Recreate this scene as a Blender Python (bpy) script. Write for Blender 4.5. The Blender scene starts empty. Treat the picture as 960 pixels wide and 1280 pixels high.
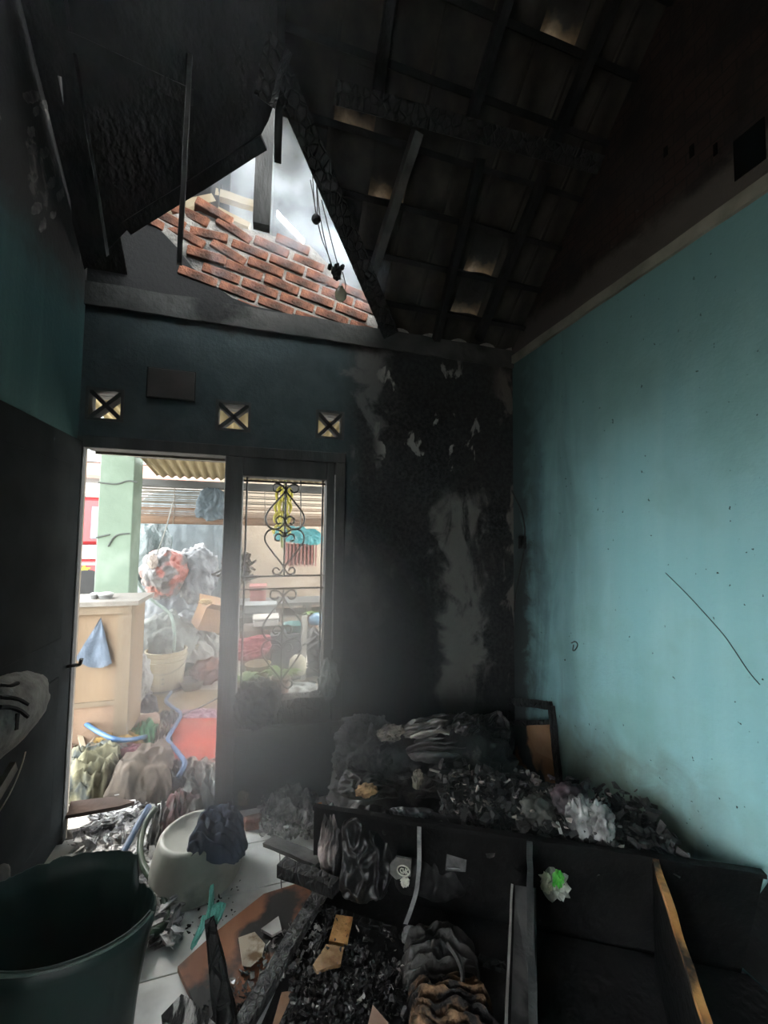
import bpy, bmesh, math, random
from math import sin, cos, tan, radians, pi, sqrt, atan2
from mathutils import Vector as V, Matrix, noise
sc = bpy.context.scene
COL = sc.collection
random.seed(7)

# ------------------------------------------------------------------ camera
F_PX = 500.0
YAW, PITCH, ROLL = radians(16.7), radians(3.2), radians(.66)
CAM = V((0, 0, 1.72))
FW = V((sin(YAW)*cos(PITCH), cos(YAW)*cos(PITCH), sin(PITCH)))
R0 = V((cos(YAW), -sin(YAW), 0)); U0 = R0.cross(FW)
RT = R0*cos(ROLL) + U0*sin(ROLL); UP = -R0*sin(ROLL) + U0*cos(ROLL)
cam_data = bpy.data.cameras.new('camera')
cam_data.sensor_fit = 'VERTICAL'; cam_data.sensor_height = 36; cam_data.lens = F_PX/1280*36
cam_data.clip_start = .02; cam_data.clip_end = 300
cam = bpy.data.objects.new('camera', cam_data); COL.objects.link(cam)
cam.matrix_world = Matrix(((RT.x, UP.x, -FW.x, CAM.x), (RT.y, UP.y, -FW.y, CAM.y), (RT.z, UP.z, -FW.z, CAM.z), (0, 0, 0, 1)))
sc.camera = cam
# ------------------------------------------------------------------ world, light, exposure
w = bpy.data.worlds.new('overcast_sky'); sc.world = w; w.use_nodes = True
bg = w.node_tree.nodes['Background']
bg.inputs[0].default_value = (.93, .98, 1.0, 1); bg.inputs[1].default_value = 5.0
sun = bpy.data.lights.new('hazy_sun', 'SUN'); sun.energy = 1.0; sun.angle = radians(8); sun.color = (1, .93, .82)
so = bpy.data.objects.new('hazy_sun', sun); COL.objects.link(so)
so.rotation_euler = V((.40, -.72, -.80)).to_track_quat('-Z', 'Y').to_euler()
vs = sc.view_settings
vs.view_transform = 'Standard'; vs.look = 'None'; vs.gamma = 1; vs.use_curve_mapping = False
vs.exposure = 2.3
sc.cycles.max_bounces = 8; sc.cycles.diffuse_bounces = 5; sc.cycles.volume_bounces = 1
sc.cycles.use_denoising = True
sc.cycles.sample_clamp_indirect = 6
sc.cycles.volume_step_rate = 4; sc.cycles.volume_max_steps = 64

def portal(name, loc, sx, sy, rot):
    l = bpy.data.lights.new(name, 'AREA'); l.shape = 'RECTANGLE'; l.size = sx; l.size_y = sy
    l.cycles.is_portal = True
    o = bpy.data.objects.new(name, l); COL.objects.link(o); o.location = loc; o.rotation_euler = rot

def ray(x, y): return FW + RT*((x-480)/F_PX) + UP*((640-y)/F_PX)
def PY(x, y, Y=2.72): d = ray(x, y); return CAM + d*(Y/d.y)
def PX(x, y, X): d = ray(x, y); return CAM + d*(X/d.x)
def PZ(x, y, Z=0.0): d = ray(x, y); return CAM + d*((Z-CAM.z)/d.z)
ROOF_S = radians(42); RT_T = tan(ROOF_S); RZ0 = 3.22; BACK = 2.72; XL = -1.05; XR = 1.88
def PR(x, y, off=0.0):                      # a pixel's ray met with the roof slope (off = metres below it)
    d = ray(x, y); z0 = RZ0 - off/cos(ROOF_S)
    return CAM + d*((z0 + BACK*RT_T - CAM.z)/(d.z + d.y*RT_T))

# ------------------------------------------------------------------ materials
def mat(name, c1, c2=None, rough=.8, scale=8, bump=0, bscale=None, spec=.3, metal=0, stretch=(1, 1, 1), detail=6, lo=.35, hi=.65, voro=0, vscale=20, c3=None, s3=2.5, l3=.55, h3=.62, dist=0, trans=0):
    m = bpy.data.materials.new(name); m.use_nodes = True
    nt = m.node_tree; N = nt.nodes; L = nt.links; b = N['Principled BSDF']
    b.inputs['Roughness'].default_value = rough; b.inputs['Specular IOR Level'].default_value = spec
    b.inputs['Metallic'].default_value = metal
    if trans: b.inputs['Transmission Weight'].default_value = trans
    def col(c): return (c[0], c[1], c[2], 1)
    tc = N.new('ShaderNodeTexCoord'); mp = N.new('ShaderNodeMapping'); mp.inputs['Scale'].default_value = stretch
    L.new(tc.outputs['Object'], mp.inputs[0])
    last = None
    if c2 is not None:
        n = N.new('ShaderNodeTexNoise'); n.inputs['Scale'].default_value = scale; n.inputs['Detail'].default_value = detail
        n.inputs['Distortion'].default_value = dist
        L.new(mp.outputs[0], n.inputs['Vector'])
        r = N.new('ShaderNodeValToRGB'); r.color_ramp.elements[0].position = lo; r.color_ramp.elements[1].position = hi
        r.color_ramp.elements[0].color = col(c1); r.color_ramp.elements[1].color = col(c2)
        L.new(n.outputs[0], r.inputs[0]); last = r.outputs[0]
    else:
        b.inputs['Base Color'].default_value = col(c1)
    if c3 is not None:
        n3 = N.new('ShaderNodeTexNoise'); n3.inputs['Scale'].default_value = s3; n3.inputs['Detail'].default_value = 7
        L.new(tc.outputs['Object'], n3.inputs['Vector'])
        r3 = N.new('ShaderNodeValToRGB'); r3.color_ramp.elements[0].position = l3; r3.color_ramp.elements[1].position = h3
        r3.color_ramp.elements[0].color = (0, 0, 0, 1); r3.color_ramp.elements[1].color = (1, 1, 1, 1)
        L.new(n3.outputs[0], r3.inputs[0])
        mx = N.new('ShaderNodeMix'); mx.data_type = 'RGBA'
        L.new(r3.outputs[0], mx.inputs[0]); L.new(last, mx.inputs[6]); mx.inputs[7].default_value = col(c3); last = mx.outputs[2]
    if last is not None: L.new(last, b.inputs['Base Color'])
    if bump:
        n2 = N.new('ShaderNodeTexNoise'); n2.inputs['Scale'].default_value = bscale or scale*3; n2.inputs['Detail'].default_value = 8
        L.new(mp.outputs[0], n2.inputs['Vector']); h = n2.outputs[0]
        if voro:
            vo = N.new('ShaderNodeTexVoronoi'); vo.feature = 'DISTANCE_TO_EDGE'; vo.inputs['Scale'].default_value = vscale
            L.new(mp.outputs[0], vo.inputs['Vector'])
            mr = N.new('ShaderNodeMapRange'); mr.inputs[2].default_value = .12; L.new(vo.outputs['Distance'], mr.inputs[0])
            ad = N.new('ShaderNodeMath'); ad.operation = 'MULTIPLY_ADD'; ad.inputs[1].default_value = voro
            L.new(mr.outputs[0], ad.inputs[0]); L.new(h, ad.inputs[2]); h = ad.outputs[0]
        bp = N.new('ShaderNodeBump'); bp.inputs['Strength'].default_value = bump; bp.inputs['Distance'].default_value = .02
        L.new(h, bp.inputs['Height']); L.new(bp.outputs[0], b.inputs['Normal'])
    return m
def ramp(N, pts):
    r = N.new('ShaderNodeValToRGB'); e = r.color_ramp.elements
    while len(e) < len(pts): e.new(.5)
    for i, (p, c) in enumerate(pts):
        e[i].position = p; e[i].color = (c, c, c, 1) if not isinstance(c, tuple) else (*c, 1)
    return r

M = {}
M['char'] = mat('charred_wood', (.004, .004, .004), (.012, .0115, .011), rough=.6, scale=14, bump=.8, bscale=30, voro=.8, vscale=28, spec=.4, stretch=(1, 1, .5))
M['soot'] = mat('sooted_timber', (.006, .006, .006), (.018, .018, .017), rough=.9, spec=.1, scale=6, bump=.5, bscale=25, stretch=(1, 1, .3))
M['sootgrey'] = mat('grey_sooted_timber', (.03, .03, .03), (.09, .088, .082), rough=.85, scale=7, bump=.5, bscale=25, stretch=(1, 1, .3))
M['tile_soot'] = mat('sooted_clay_tile', (.012, .011, .010), (.045, .038, .030), rough=.8, scale=6, bump=.3)
M['tile_glint'] = mat('gap_lit_clay_tile', (.10, .07, .04), (.30, .21, .12), rough=.8, scale=12, bump=.3)
def glint_below(m, y0, y1):
    # tan lower end paints the daylight entering at gaps; the rest is sooted
    nt = m.node_tree; N = nt.nodes; L = nt.links; b = N['Principled BSDF']; src = b.inputs['Base Color'].links[0].from_socket
    tc = N.new('ShaderNodeTexCoord'); sx = N.new('ShaderNodeSeparateXYZ'); L.new(tc.outputs['Object'], sx.inputs[0])
    n = N.new('ShaderNodeTexNoise'); n.inputs['Scale'].default_value = 11; L.new(tc.outputs['Object'], n.inputs['Vector'])
    ad = N.new('ShaderNodeMath'); ad.operation = 'MULTIPLY_ADD'; ad.inputs[1].default_value = .16; L.new(n.outputs[0], ad.inputs[0]); L.new(sx.outputs[1], ad.inputs[2])
    mr = N.new('ShaderNodeMapRange'); mr.inputs[1].default_value = y0; mr.inputs[2].default_value = y1; L.new(ad.outputs[0], mr.inputs[0])
    mx = N.new('ShaderNodeMix'); mx.data_type = 'RGBA'; L.new(mr.outputs[0], mx.inputs[0]); L.new(src, mx.inputs[6]); mx.inputs[7].default_value = (.02, .018, .016, 1)
    L.new(mx.outputs[2], b.inputs['Base Color'])
glint_below(M['tile_glint'], .13, .20)
M['floor_tile'] = mat('white_floor_tile', (.62, .63, .61), (.72, .73, .71), rough=.35, scale=5, bump=.05, c3=(.22, .22, .21), s3=3.2, l3=.52, h3=.74, spec=.5)
M['grout'] = mat('sooty_grout', (.03, .028, .027), (.10, .09, .085), rough=.9, scale=9)
M['brick'] = mat('red_brick', (.20, .075, .045), (.30, .125, .07), rough=.9, scale=25, bump=.6, bscale=50, c3=(.035, .028, .025), s3=4.5, l3=.46, h3=.66)
M['mortar'] = mat('grey_mortar', (.20, .19, .175), (.36, .34, .31), rough=.95, scale=15, bump=.9, bscale=35, c3=(.04, .04, .04), s3=3, l3=.55, h3=.7)
M['iron'] = mat('black_iron', (.012, .012, .013), (.03, .03, .03), rough=.55, scale=30, bump=.2)
M['frame'] = mat('sooted_door_timber', (.025, .026, .027), (.06, .06, .058), rough=.7, scale=8, bump=.4, bscale=25, stretch=(1, 1, .2))
M['frame_pale'] = mat('scorched_beige_timber', (.16, .135, .11), (.3, .26, .21), rough=.7, scale=8, bump=.3, stretch=(1, 1, .2))
M['leaf'] = mat('dark_sooted_door_paint', (.005, .006, .0065), (.011, .013, .0135), rough=.9, scale=5, bump=.2, spec=.03)

def wall_mat(name, kind):
    m = bpy.data.materials.new(name); m.use_nodes = True
    nt = m.node_tree; N = nt.nodes; L = nt.links; b = N['Principled BSDF']
    b.inputs['Roughness'].default_value = .75; b.inputs['Specular IOR Level'].default_value = .12
    g = N.new('ShaderNodeNewGeometry'); sx = N.new('ShaderNodeSeparateXYZ'); L.new(g.outputs['Position'], sx.inputs[0])
    def noise_(scale, stretch=(1, 1, 1), detail=7, dist=0, rgh=.55):
        mp = N.new('ShaderNodeMapping'); mp.inputs['Scale'].default_value = stretch; L.new(g.outputs['Position'], mp.inputs[0])
        n = N.new('ShaderNodeTexNoise'); n.inputs['Scale'].default_value = scale; n.inputs['Detail'].default_value = detail
        n.inputs['Distortion'].default_value = dist; n.inputs['Roughness'].default_value = rgh
        L.new(mp.outputs[0], n.inputs['Vector']); return n.outputs[0]
    def math_(op, a, c, d=None):
        n = N.new('ShaderNodeMath'); n.operation = op
        for i, v in enumerate((a, c, d)):
            if v is None: continue
            if hasattr(v, 'node'): L.new(v, n.inputs[i])
            else: n.inputs[i].default_value = v
        return n.outputs[0]
    def rng(v, a, c, lo=0.0, hi=1.0):
        n = N.new('ShaderNodeMapRange'); n.interpolation_type = 'SMOOTHSTEP'; L.new(v, n.inputs[0])
        n.inputs[1].default_value = a; n.inputs[2].default_value = c; n.inputs[3].default_value = lo; n.inputs[4].default_value = hi
        return n.outputs[0]
    def mix(f, a, c):
        n = N.new('ShaderNodeMix'); n.data_type = 'RGBA'
        if hasattr(f, 'node'): L.new(f, n.inputs[0])
        else: n.inputs[0].default_value = f
        for i, v in ((6, a), (7, c)):
            if hasattr(v, 'node'): L.new(v, n.inputs[i])
            else: n.inputs[i].default_value = (*v, 1)
        return n.outputs[2]
    X, Y, Z = sx.outputs
    fine = noise_(60, detail=4); big = noise_(2.2); streak = noise_(9, (1, 1, .06)); mid = noise_(6, dist=.6)
    bh = noise_(45, detail=6)
    if kind == 'right':
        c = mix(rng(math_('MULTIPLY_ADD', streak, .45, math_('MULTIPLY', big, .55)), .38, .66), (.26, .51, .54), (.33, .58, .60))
        c = mix(math_('MULTIPLY', rng(big, .45, .7), .5), c, (.17, .36, .33))
        # dark vertical smoke streaks beside the corner, each with its own edge
        ss = noise_(4.5, (1, 1, .22), dist=.8)
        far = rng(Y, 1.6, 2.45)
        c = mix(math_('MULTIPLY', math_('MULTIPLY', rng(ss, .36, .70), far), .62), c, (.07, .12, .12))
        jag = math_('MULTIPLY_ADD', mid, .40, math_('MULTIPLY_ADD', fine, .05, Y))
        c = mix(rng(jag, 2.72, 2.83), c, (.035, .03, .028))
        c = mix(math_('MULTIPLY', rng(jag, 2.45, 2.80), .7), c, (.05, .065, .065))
        # olive grime low on the wall
        dz = math_('SUBTRACT', math_('MULTIPLY_ADD', mid, .5, Z), .0)
        low = math_('MULTIPLY', rng(dz, 1.05, .55), rng(Y, .9, 1.5))
        low = math_('MULTIPLY', low, rng(Y, 2.6, 2.0))
        c = mix(math_('MULTIPLY', math_('MULTIPLY', low, rng(big, .2, .5)), .85), c, (.13, .14, .09))
        # pale drips
        c = mix(math_('MULTIPLY', math_('MULTIPLY', rng(streak, .60, .75), rng(Z, 1.6, .8)), .45), c, (.36, .60, .62))
        sp = noise_(38, detail=2); c = mix(rng(sp, .725, .76), c, (.03, .05, .05))
        # darker from mid-height up towards the top
        c = mix(math_('MULTIPLY', rng(math_('MULTIPLY_ADD', big, .5, Z), 1.4, 3.5), .75), c, (.07, .14, .145))
    elif kind == 'left':
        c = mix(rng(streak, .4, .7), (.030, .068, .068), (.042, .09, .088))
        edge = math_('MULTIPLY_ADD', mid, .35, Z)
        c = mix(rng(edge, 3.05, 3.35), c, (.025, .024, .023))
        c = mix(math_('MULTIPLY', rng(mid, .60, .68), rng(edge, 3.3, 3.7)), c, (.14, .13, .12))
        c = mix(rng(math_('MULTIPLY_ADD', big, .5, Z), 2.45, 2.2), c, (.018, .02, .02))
    elif kind == 'back':
        c = mix(rng(mid, .35, .7), (.04, .056, .060), (.06, .08, .083))          # sooted teal above the door
        pt = noise_(3.2, (1, 1, .55), dist=.5, rgh=.62)
        dark = mix(rng(bh, .3, .7), (.014, .014, .0145), (.038, .038, .038))
        xr = math_('MULTIPLY_ADD', mid, .25, X)
        f = rng(xr, .60, .80)
        c = mix(f, c, dark)
        # patches where plaster scaled off, grey; one tall stripe and smaller flakes
        stripe = math_('MULTIPLY', rng(math_('ABSOLUTE', math_('SUBTRACT', math_('MULTIPLY_ADD', mid, .62, X), 1.74), None), .25, .10), rng(math_('MULTIPLY_ADD', mid, .3, Z), 2.25, 2.1))
        stripe = math_('MULTIPLY', stripe, rng(pt, .38, .50))
        c = mix(math_('MULTIPLY', stripe, .8), c, (.15, .145, .135))
        edge2 = math_('MULTIPLY', rng(math_('ABSOLUTE', math_('SUBTRACT', math_('MULTIPLY_ADD', mid, .6, X), .98), None), .16, .05), rng(pt, .46, .54))
        c = mix(math_('MULTIPLY', edge2, .7), c, (.14, .14, .135))
        fl = math_('MULTIPLY', math_('MULTIPLY', rng(noise_(7, (1, 1, .5), dist=.4), .60, .64), rng(X, .7, .85)), rng(Z, 2.0, 2.4))
        c = mix(fl, c, (.30, .29, .27))
        corner = math_('MULTIPLY', rng(X, 1.66, 1.80), rng(noise_(5, (1, 1, .6), dist=.5), .5, .58))
        c = mix(math_('MULTIPLY', corner, .8), c, (.17, .155, .14))
        c = mix(rng(math_('MULTIPLY_ADD', mid, .3, Z), 3.12, 3.25), c, (.02, .02, .02))
        c = mix(math_('MULTIPLY', rng(math_('MULTIPLY_ADD', mid, .3, Z), .9, .6), .7), c, (.028, .032, .033))
    elif kind == 'upper':
        bt = N.new('ShaderNodeTexBrick'); bt.inputs['Scale'].default_value = 4.5
        mp = N.new('ShaderNodeMapping'); mp.inputs['Rotation'].default_value = (radians(90), 0, radians(90))
        cx = N.new('ShaderNodeCombineXYZ'); L.new(Y, cx.inputs[0]); L.new(Z, cx.inputs[1])
        L.new(cx.outputs[0], bt.inputs['Vector'])
        bt.inputs['Color1'].default_value = (.035, .021, .018, 1); bt.inputs['Color2'].default_value = (.026, .018, .016, 1); bt.inputs['Mortar'].default_value = (.013, .012, .011, 1)
        c = mix(rng(mid, .4, .7), bt.outputs[0], (.012, .011, .011))
        c = mix(math_('MULTIPLY', rng(math_('MULTIPLY_ADD', mid, .2, Z), 3.52, 3.40), .9), c, (.075, .068, .062))
    L.new(c, b.inputs['Base Color'])
    bp = N.new('ShaderNodeBump'); bp.inputs['Strength'].default_value = .35; bp.inputs['Distance'].default_value = .01
    L.new(math_('MULTIPLY_ADD', mid, .6, bh), bp.inputs['Height']); L.new(bp.outputs[0], b.inputs['Normal'])
    return m
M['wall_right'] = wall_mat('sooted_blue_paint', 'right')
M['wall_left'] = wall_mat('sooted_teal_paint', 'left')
M['wall_back'] = wall_mat('charred_plaster', 'back')
M['wall_upper'] = wall_mat('blackened_brickwork', 'upper')

# ------------------------------------------------------------------ mesh helpers
def link(name, bm, m, parent=None, smooth=False, recalc=True):
    if recalc: bmesh.ops.recalc_face_normals(bm, faces=bm.faces)
    me = bpy.data.meshes.new(name); bm.to_mesh(me); bm.free()
    if isinstance(m, (list, tuple)):
        for x in m: me.materials.append(x)
    else: me.materials.append(m)
    if smooth:
        for p in me.polygons: p.use_smooth = True
    o = bpy.data.objects.new(name, me); COL.objects.link(o)
    if parent is not None:
        o.parent = parent; o.matrix_parent_inverse = parent.matrix_world.inverted()
    return o
def tag(o, label=None, cat=None, group=None, kind=None):
    if label: o['label'] = label
    if cat: o['category'] = cat
    if group: o['group'] = group
    if kind: o['kind'] = kind
    return o
def thing(name, loc, label, cat, group=None):
    o = bpy.data.objects.new(name, None); COL.objects.link(o); o.location = loc; o.empty_display_size = .05
    o.matrix_world = Matrix.Translation(loc)
    return tag(o, label, cat, group)
def struct(o): o['kind'] = 'structure'; return o
def add_box(bm, lo, hi):
    r = bmesh.ops.create_cube(bm, size=1)['verts']
    c = (V(lo)+V(hi))/2; s = V(hi)-V(lo)
    for v in r: v.co = V((v.co.x*s.x, v.co.y*s.y, v.co.z*s.z)) + c
    return r
def box(lo, hi, bev=0):
    bm = bmesh.new(); add_box(bm, lo, hi)
    if bev: bmesh.ops.bevel(bm, geom=bm.edges[:], offset=bev, segments=1, affect='EDGES')
    return bm
def add_beam(bm, p, q, wd, th, up=V((0, 0, 1)), cuts=0, rag=0, seed=0, taper=1):
    p, q = V(p), V(q); d = (q-p).normalized()
    s = d.cross(V(up)); s = s.normalized() if s.length > 1e-4 else d.orthogonal().normalized()
    u = s.cross(d).normalized(); rings = []
    n = cuts+2
    for i in range(n):
        t = i/(n-1); c = p.lerp(q, t); k = 1+(taper-1)*t; ring = []
        for a, b in ((-1, -1), (1, -1), (1, 1), (-1, 1)):
            co = c + s*a*wd/2*k + u*b*th/2*k
            if rag: co = co + noise.noise_vector(co*9+V((seed, 0, 0)))*rag
            ring.append(bm.verts.new(co))
        rings.append(ring)
    for a, b in zip(rings, rings[1:]):
        for i in range(4): bm.faces.new((a[i], a[(i+1) % 4], b[(i+1) % 4], b[i]))
    bm.faces.new(rings[0][::-1]); bm.faces.new(rings[-1])
def beam(p, q, wd, th, up=V((0, 0, 1)), cuts=0, rag=0, seed=0, taper=1, bev=0):
    bm = bmesh.new(); add_beam(bm, p, q, wd, th, up, cuts, rag, seed, taper)
    if bev: bmesh.ops.bevel(bm, geom=bm.edges[:], offset=bev, segments=1, affect='EDGES')
    return bm
def crom(pts, n=6):
    pts = [V(p) for p in pts]; P = [pts[0]*2-pts[1]] + pts + [pts[-1]*2-pts[-2]]; out = []
    for i in range(1, len(P)-2):
        a, b, c, d = P[i-1:i+3]
        for k in range(n):
            t = k/n
            out.append(.5*((2*b) + (c-a)*t + (2*a-5*b+4*c-d)*t*t + (3*b-a-3*c+d)*t**3))
    out.append(pts[-1]); return out
def add_tube(bm, pts, r, seg=6, caps=True):
    pts = [V(p) for p in pts]; rings = []; prev = None
    for i, p in enumerate(pts):
        d = (pts[min(i+1, len(pts)-1)] - pts[max(i-1, 0)]).normalized()
        if prev is None: n = d.orthogonal().normalized()
        else:
            n = prev - d*prev.dot(d); n = n.normalized() if n.length > 1e-5 else d.orthogonal().normalized()
        prev = n; b = d.cross(n)
        rr = r(i/(len(pts)-1)) if callable(r) else r
        rings.append([bm.verts.new(p + (n*cos(2*pi*k/seg) + b*sin(2*pi*k/seg))*rr) for k in range(seg)])
    for a, b in zip(rings, rings[1:]):
        for k in range(seg): bm.faces.new((a[k], a[(k+1) % seg], b[(k+1) % seg], b[k]))
    if caps: bm.faces.new(rings[0][::-1]); bm.faces.new(rings[-1])
def tube(pts, r, seg=6, n=5):
    bm = bmesh.new(); add_tube(bm, crom(pts, n), r, seg); return bm
def lathe(prof, seg=32, closed=False, wob=0, seed=0):
    bm = bmesh.new(); rings = []
    for r, z in prof:
        if r < 1e-5: rings.append([bm.verts.new((0, 0, z))]); continue
        rg = []
        for k in range(seg):
            a = 2*pi*k/seg; p = V((cos(a)*r, sin(a)*r, z))
            if wob: p += noise.noise_vector(p*5+V((seed, 0, 0)))*wob
            rg.append(bm.verts.new(p))
        rings.append(rg)
    for a, b in zip(rings, rings[1:]):
        for k in range(seg):
            f = [a[k % len(a)], a[(k+1) % len(a)], b[(k+1) % len(b)], b[k % len(b)]]
            f = list(dict.fromkeys(f))
            if len(f) > 2: bm.faces.new(f)
    return bm
def poly_plate(pts, nrm, th):
    """A flat polygon of points given thickness th along nrm."""
    bm = bmesh.new(); a = [bm.verts.new(V(p)) for p in pts]; b = [bm.verts.new(V(p)+V(nrm)*th) for p in pts]
    n = len(pts)
    for i in range(n): bm.faces.new((a[i], a[(i+1) % n], b[(i+1) % n], b[i]))
    f1 = bm.faces.new(a[::-1]); f2 = bm.faces.new(b); bm.normal_update()
    bmesh.ops.triangulate(bm, faces=[f1, f2]); return bm
def rnoise(p): return 1-abs(noise.noise(p))*2.2
def fbm(p, o=4):
    s = 0; a = 1
    for _ in range(o): s += a*noise.noise(p); p = p*2.07; a *= .5
    return s
def blob(c, rad, seed=0, amp=.15, freq=3, ridge=.0, rfreq=6, sub=4, flat=None, stretch=(1, 1, 1)):
    bm = bmesh.new(); bmesh.ops.create_icosphere(bm, subdivisions=sub, radius=1)
    o = V((seed*3.7, seed*1.3, -seed*2.1)); c = V(c)
    for v in bm.verts:
        d = v.co.normalized(); q = V((d.x*stretch[0], d.y*stretch[1], d.z*stretch[2]))
        k = 1 + amp*fbm(q*freq+o, 4) + ridge*(rnoise(q*rfreq+o*2)-.4)
        p = V((d.x*rad[0], d.y*rad[1], d.z*rad[2]))*k
        if flat is not None and p.z < -flat: p.z = -flat + (p.z+flat)*.08
        v.co = p + c
    return bm
def sheet(quad, h, seed=0, n=44, folds=5, fdir=0.0, famp=.35, crump=.25, rag=.10, th=.006, dome=.6, z0=None, nrm=None, wave=0):
    """A crumpled cloth laid over four ground points (near-left, near-right, far-right, far-left)."""
    A, B, C, D = [V(q) for q in quad]; bm = bmesh.new(); G = {}
    o = V((seed*5.3, seed*2.9, seed*1.7)); N_ = V((0, 0, 1)) if nrm is None else V(nrm)
    ca, sa = cos(fdir), sin(fdir)
    for i in range(n+1):
        for j in range(n+1):
            u, v = i/n, j/n
            uu, vv = u*2-1, v*2-1
            # ragged, rounded outline
            k = 1 - .16*(uu*uu*vv*vv) + rag*fbm(V((uu*1.6, vv*1.6, 0))+o, 3)
            us, vs_ = .5+uu*.5*k, .5+vv*.5*k
            p = A.lerp(B, us).lerp(D.lerp(C, us), vs_)
            e = max(0, (1-abs(uu)**4)*(1-abs(vv)**4))
            w1 = fbm(V((u*2, v*2, .3))+o, 3)
            t = (u*ca+v*sa)*folds + w1*1.1
            f = 1-abs(((t % 1)+1) % 1*2-1); f = f*f*(3-2*f)
            hh = h*(e**.6*dome*(1+.5*fbm(V((u*2.2, v*2.2, 1))+o, 2)) + famp*f*(e**.3) + crump*(rnoise(V((u*5, v*5, 2))+o))*(e**.3)*.5)
            hh = max(hh, .004)
            G[i, j] = bm.verts.new(p + N_*(hh) + V((noise.noise(p*14+o), noise.noise(p*14-o), 0))*.012)
    for i in range(n):
        for j in range(n): bm.faces.new((G[i, j], G[i+1, j], G[i+1, j+1], G[i, j+1]))
    return bm
def shards(n, place, size, seed=0, flat=.3, thick=.15):
    """Many small angular bits in one mesh; place(rng) gives a point."""
    bm = bmesh.new(); r = random.Random(seed)
    for _ in range(n):
        c = V(place(r)); s = size*(.4+r.random()**2*1.4)
        ax = V((r.gauss(0, 1), r.gauss(0, 1), r.gauss(0, flat))).normalized(); m = Matrix.Rotation(r.random()*6.28, 3, V((r.gauss(0, flat), r.gauss(0, flat), 1)).normalized())
        k = r.choice((4, 5, 5, 6)); an = sorted(r.random()*2*pi for _ in range(k))
        el = .45+r.random()*.55
        top = [bm.verts.new(c + m @ V((cos(a)*s, sin(a)*s*el, s*thick*r.random()))) for a in an]
        bot = [bm.verts.new(c + m @ V((cos(a)*s*.9, sin(a)*s*el*.9, -s*thick))) for a in an]
        try:
            bm.faces.new(top); bm.faces.new(bot[::-1])
            for i in range(k): bm.faces.new((top[i], bot[i], bot[(i+1) % k], top[(i+1) % k]))
        except ValueError: pass
    return bm
# ================================================================== SETTING
REAR = -1.7; ZT = 3.16
ground = struct(link('ground', box((-14, 2.84, -.12), (14, 26, -.02)), mat('dusty_ground', (.30, .27, .23), (.5, .46, .40), scale=4, rough=.95, bump=.3)))
struct(link('ground', box((-14, -14, -.12), (14, REAR-.12, -.02)), bpy.data.materials['dusty_ground']))
for x0_, x1_ in ((-14, XL-.12), (XR+.14, 14)): struct(link('ground', box((x0_, REAR-.12, -.12), (x1_, 2.84, -.02)), bpy.data.materials['dusty_ground']))
floor = struct(link('floor', box((XL-.1, REAR-.1, -.15), (XR+.1, 2.84, -.012)), M['grout']))
P = .3055
rf = random.Random(3); tile_meshes = []
for i in range(-4, 7):
    for j in range(-5, 2):
        x0 = .130+i*P; y0 = 2.124+j*P; x1, y1 = x0+P, y0+P
        x0 = max(x0, XL); x1 = min(x1, XR); y1 = min(y1, 2.84)
        if x1-x0 < .03 or y1-y0 < .03: continue
        g = .0025; dz = rf.uniform(-.0008, .0008)
        link('floor_tile', box((x0+g, y0+g, -.014), (x1-g, y1-g, dz), .0015), M['floor_tile'], floor)

# --- right wall, its top moulding and the bare brickwork above
wall_right = struct(link('wall_right', box((XR, REAR, -.1), (XR+.14, 2.86, 3.10)), M['wall_right']))
gz = lambda y: RZ0 + (BACK-y)*RT_T
pts = [(XR+.012, 2.86, 3.10), (XR+.012, 2.86, gz(2.86)+.02), (XR+.012, .6, gz(.6)+.02), (XR+.012, REAR, 3.3), (XR+.012, REAR, 3.10)]
upper = link('brickwork', poly_plate(pts, (1, 0, 0), .12), M['wall_upper'], wall_right)
M['trim'] = mat('sooty_cream_plaster', (.14, .14, .115), (.24, .235, .20), scale=6, rough=.85, bump=.3, stretch=(1, 1, 1))
bm = beam((XR-.004, REAR, 3.125), (XR-.004, 2.72, 3.125), .035, .062, cuts=26, rag=.004)
struct(link('trim_1', bm, M['trim']))
M['void'] = mat('hole_shade_black', (.002, .002, .002), rough=1, spec=0)  # black that paints the shade inside the putlog holes
for q0, q1 in (((917, 178), (958, 198)), ((830, 186), (835, 193)), ((862, 184), (868, 194)), ((892, 182), (897, 192))):
    a = PX(*q0, XR+.012); b = PX(*q1, XR+.012); y0, y1 = sorted((a.y, b.y)); z0, z1 = sorted((a.z, b.z))
    link('putlog_hole_shade', box((XR+.008, y0, z0), (XR+.03, y1, z1)), M['void'], wall_right)
# crack and scratch in the paint
bm = tube([PX(x, y, XR-.0005) for x, y in ((832, 716), (862, 746), (900, 788), (915, 808), (935, 838), (950, 856))], .0022, 4)
link('crack', bm, M['char'], wall_right)

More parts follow.
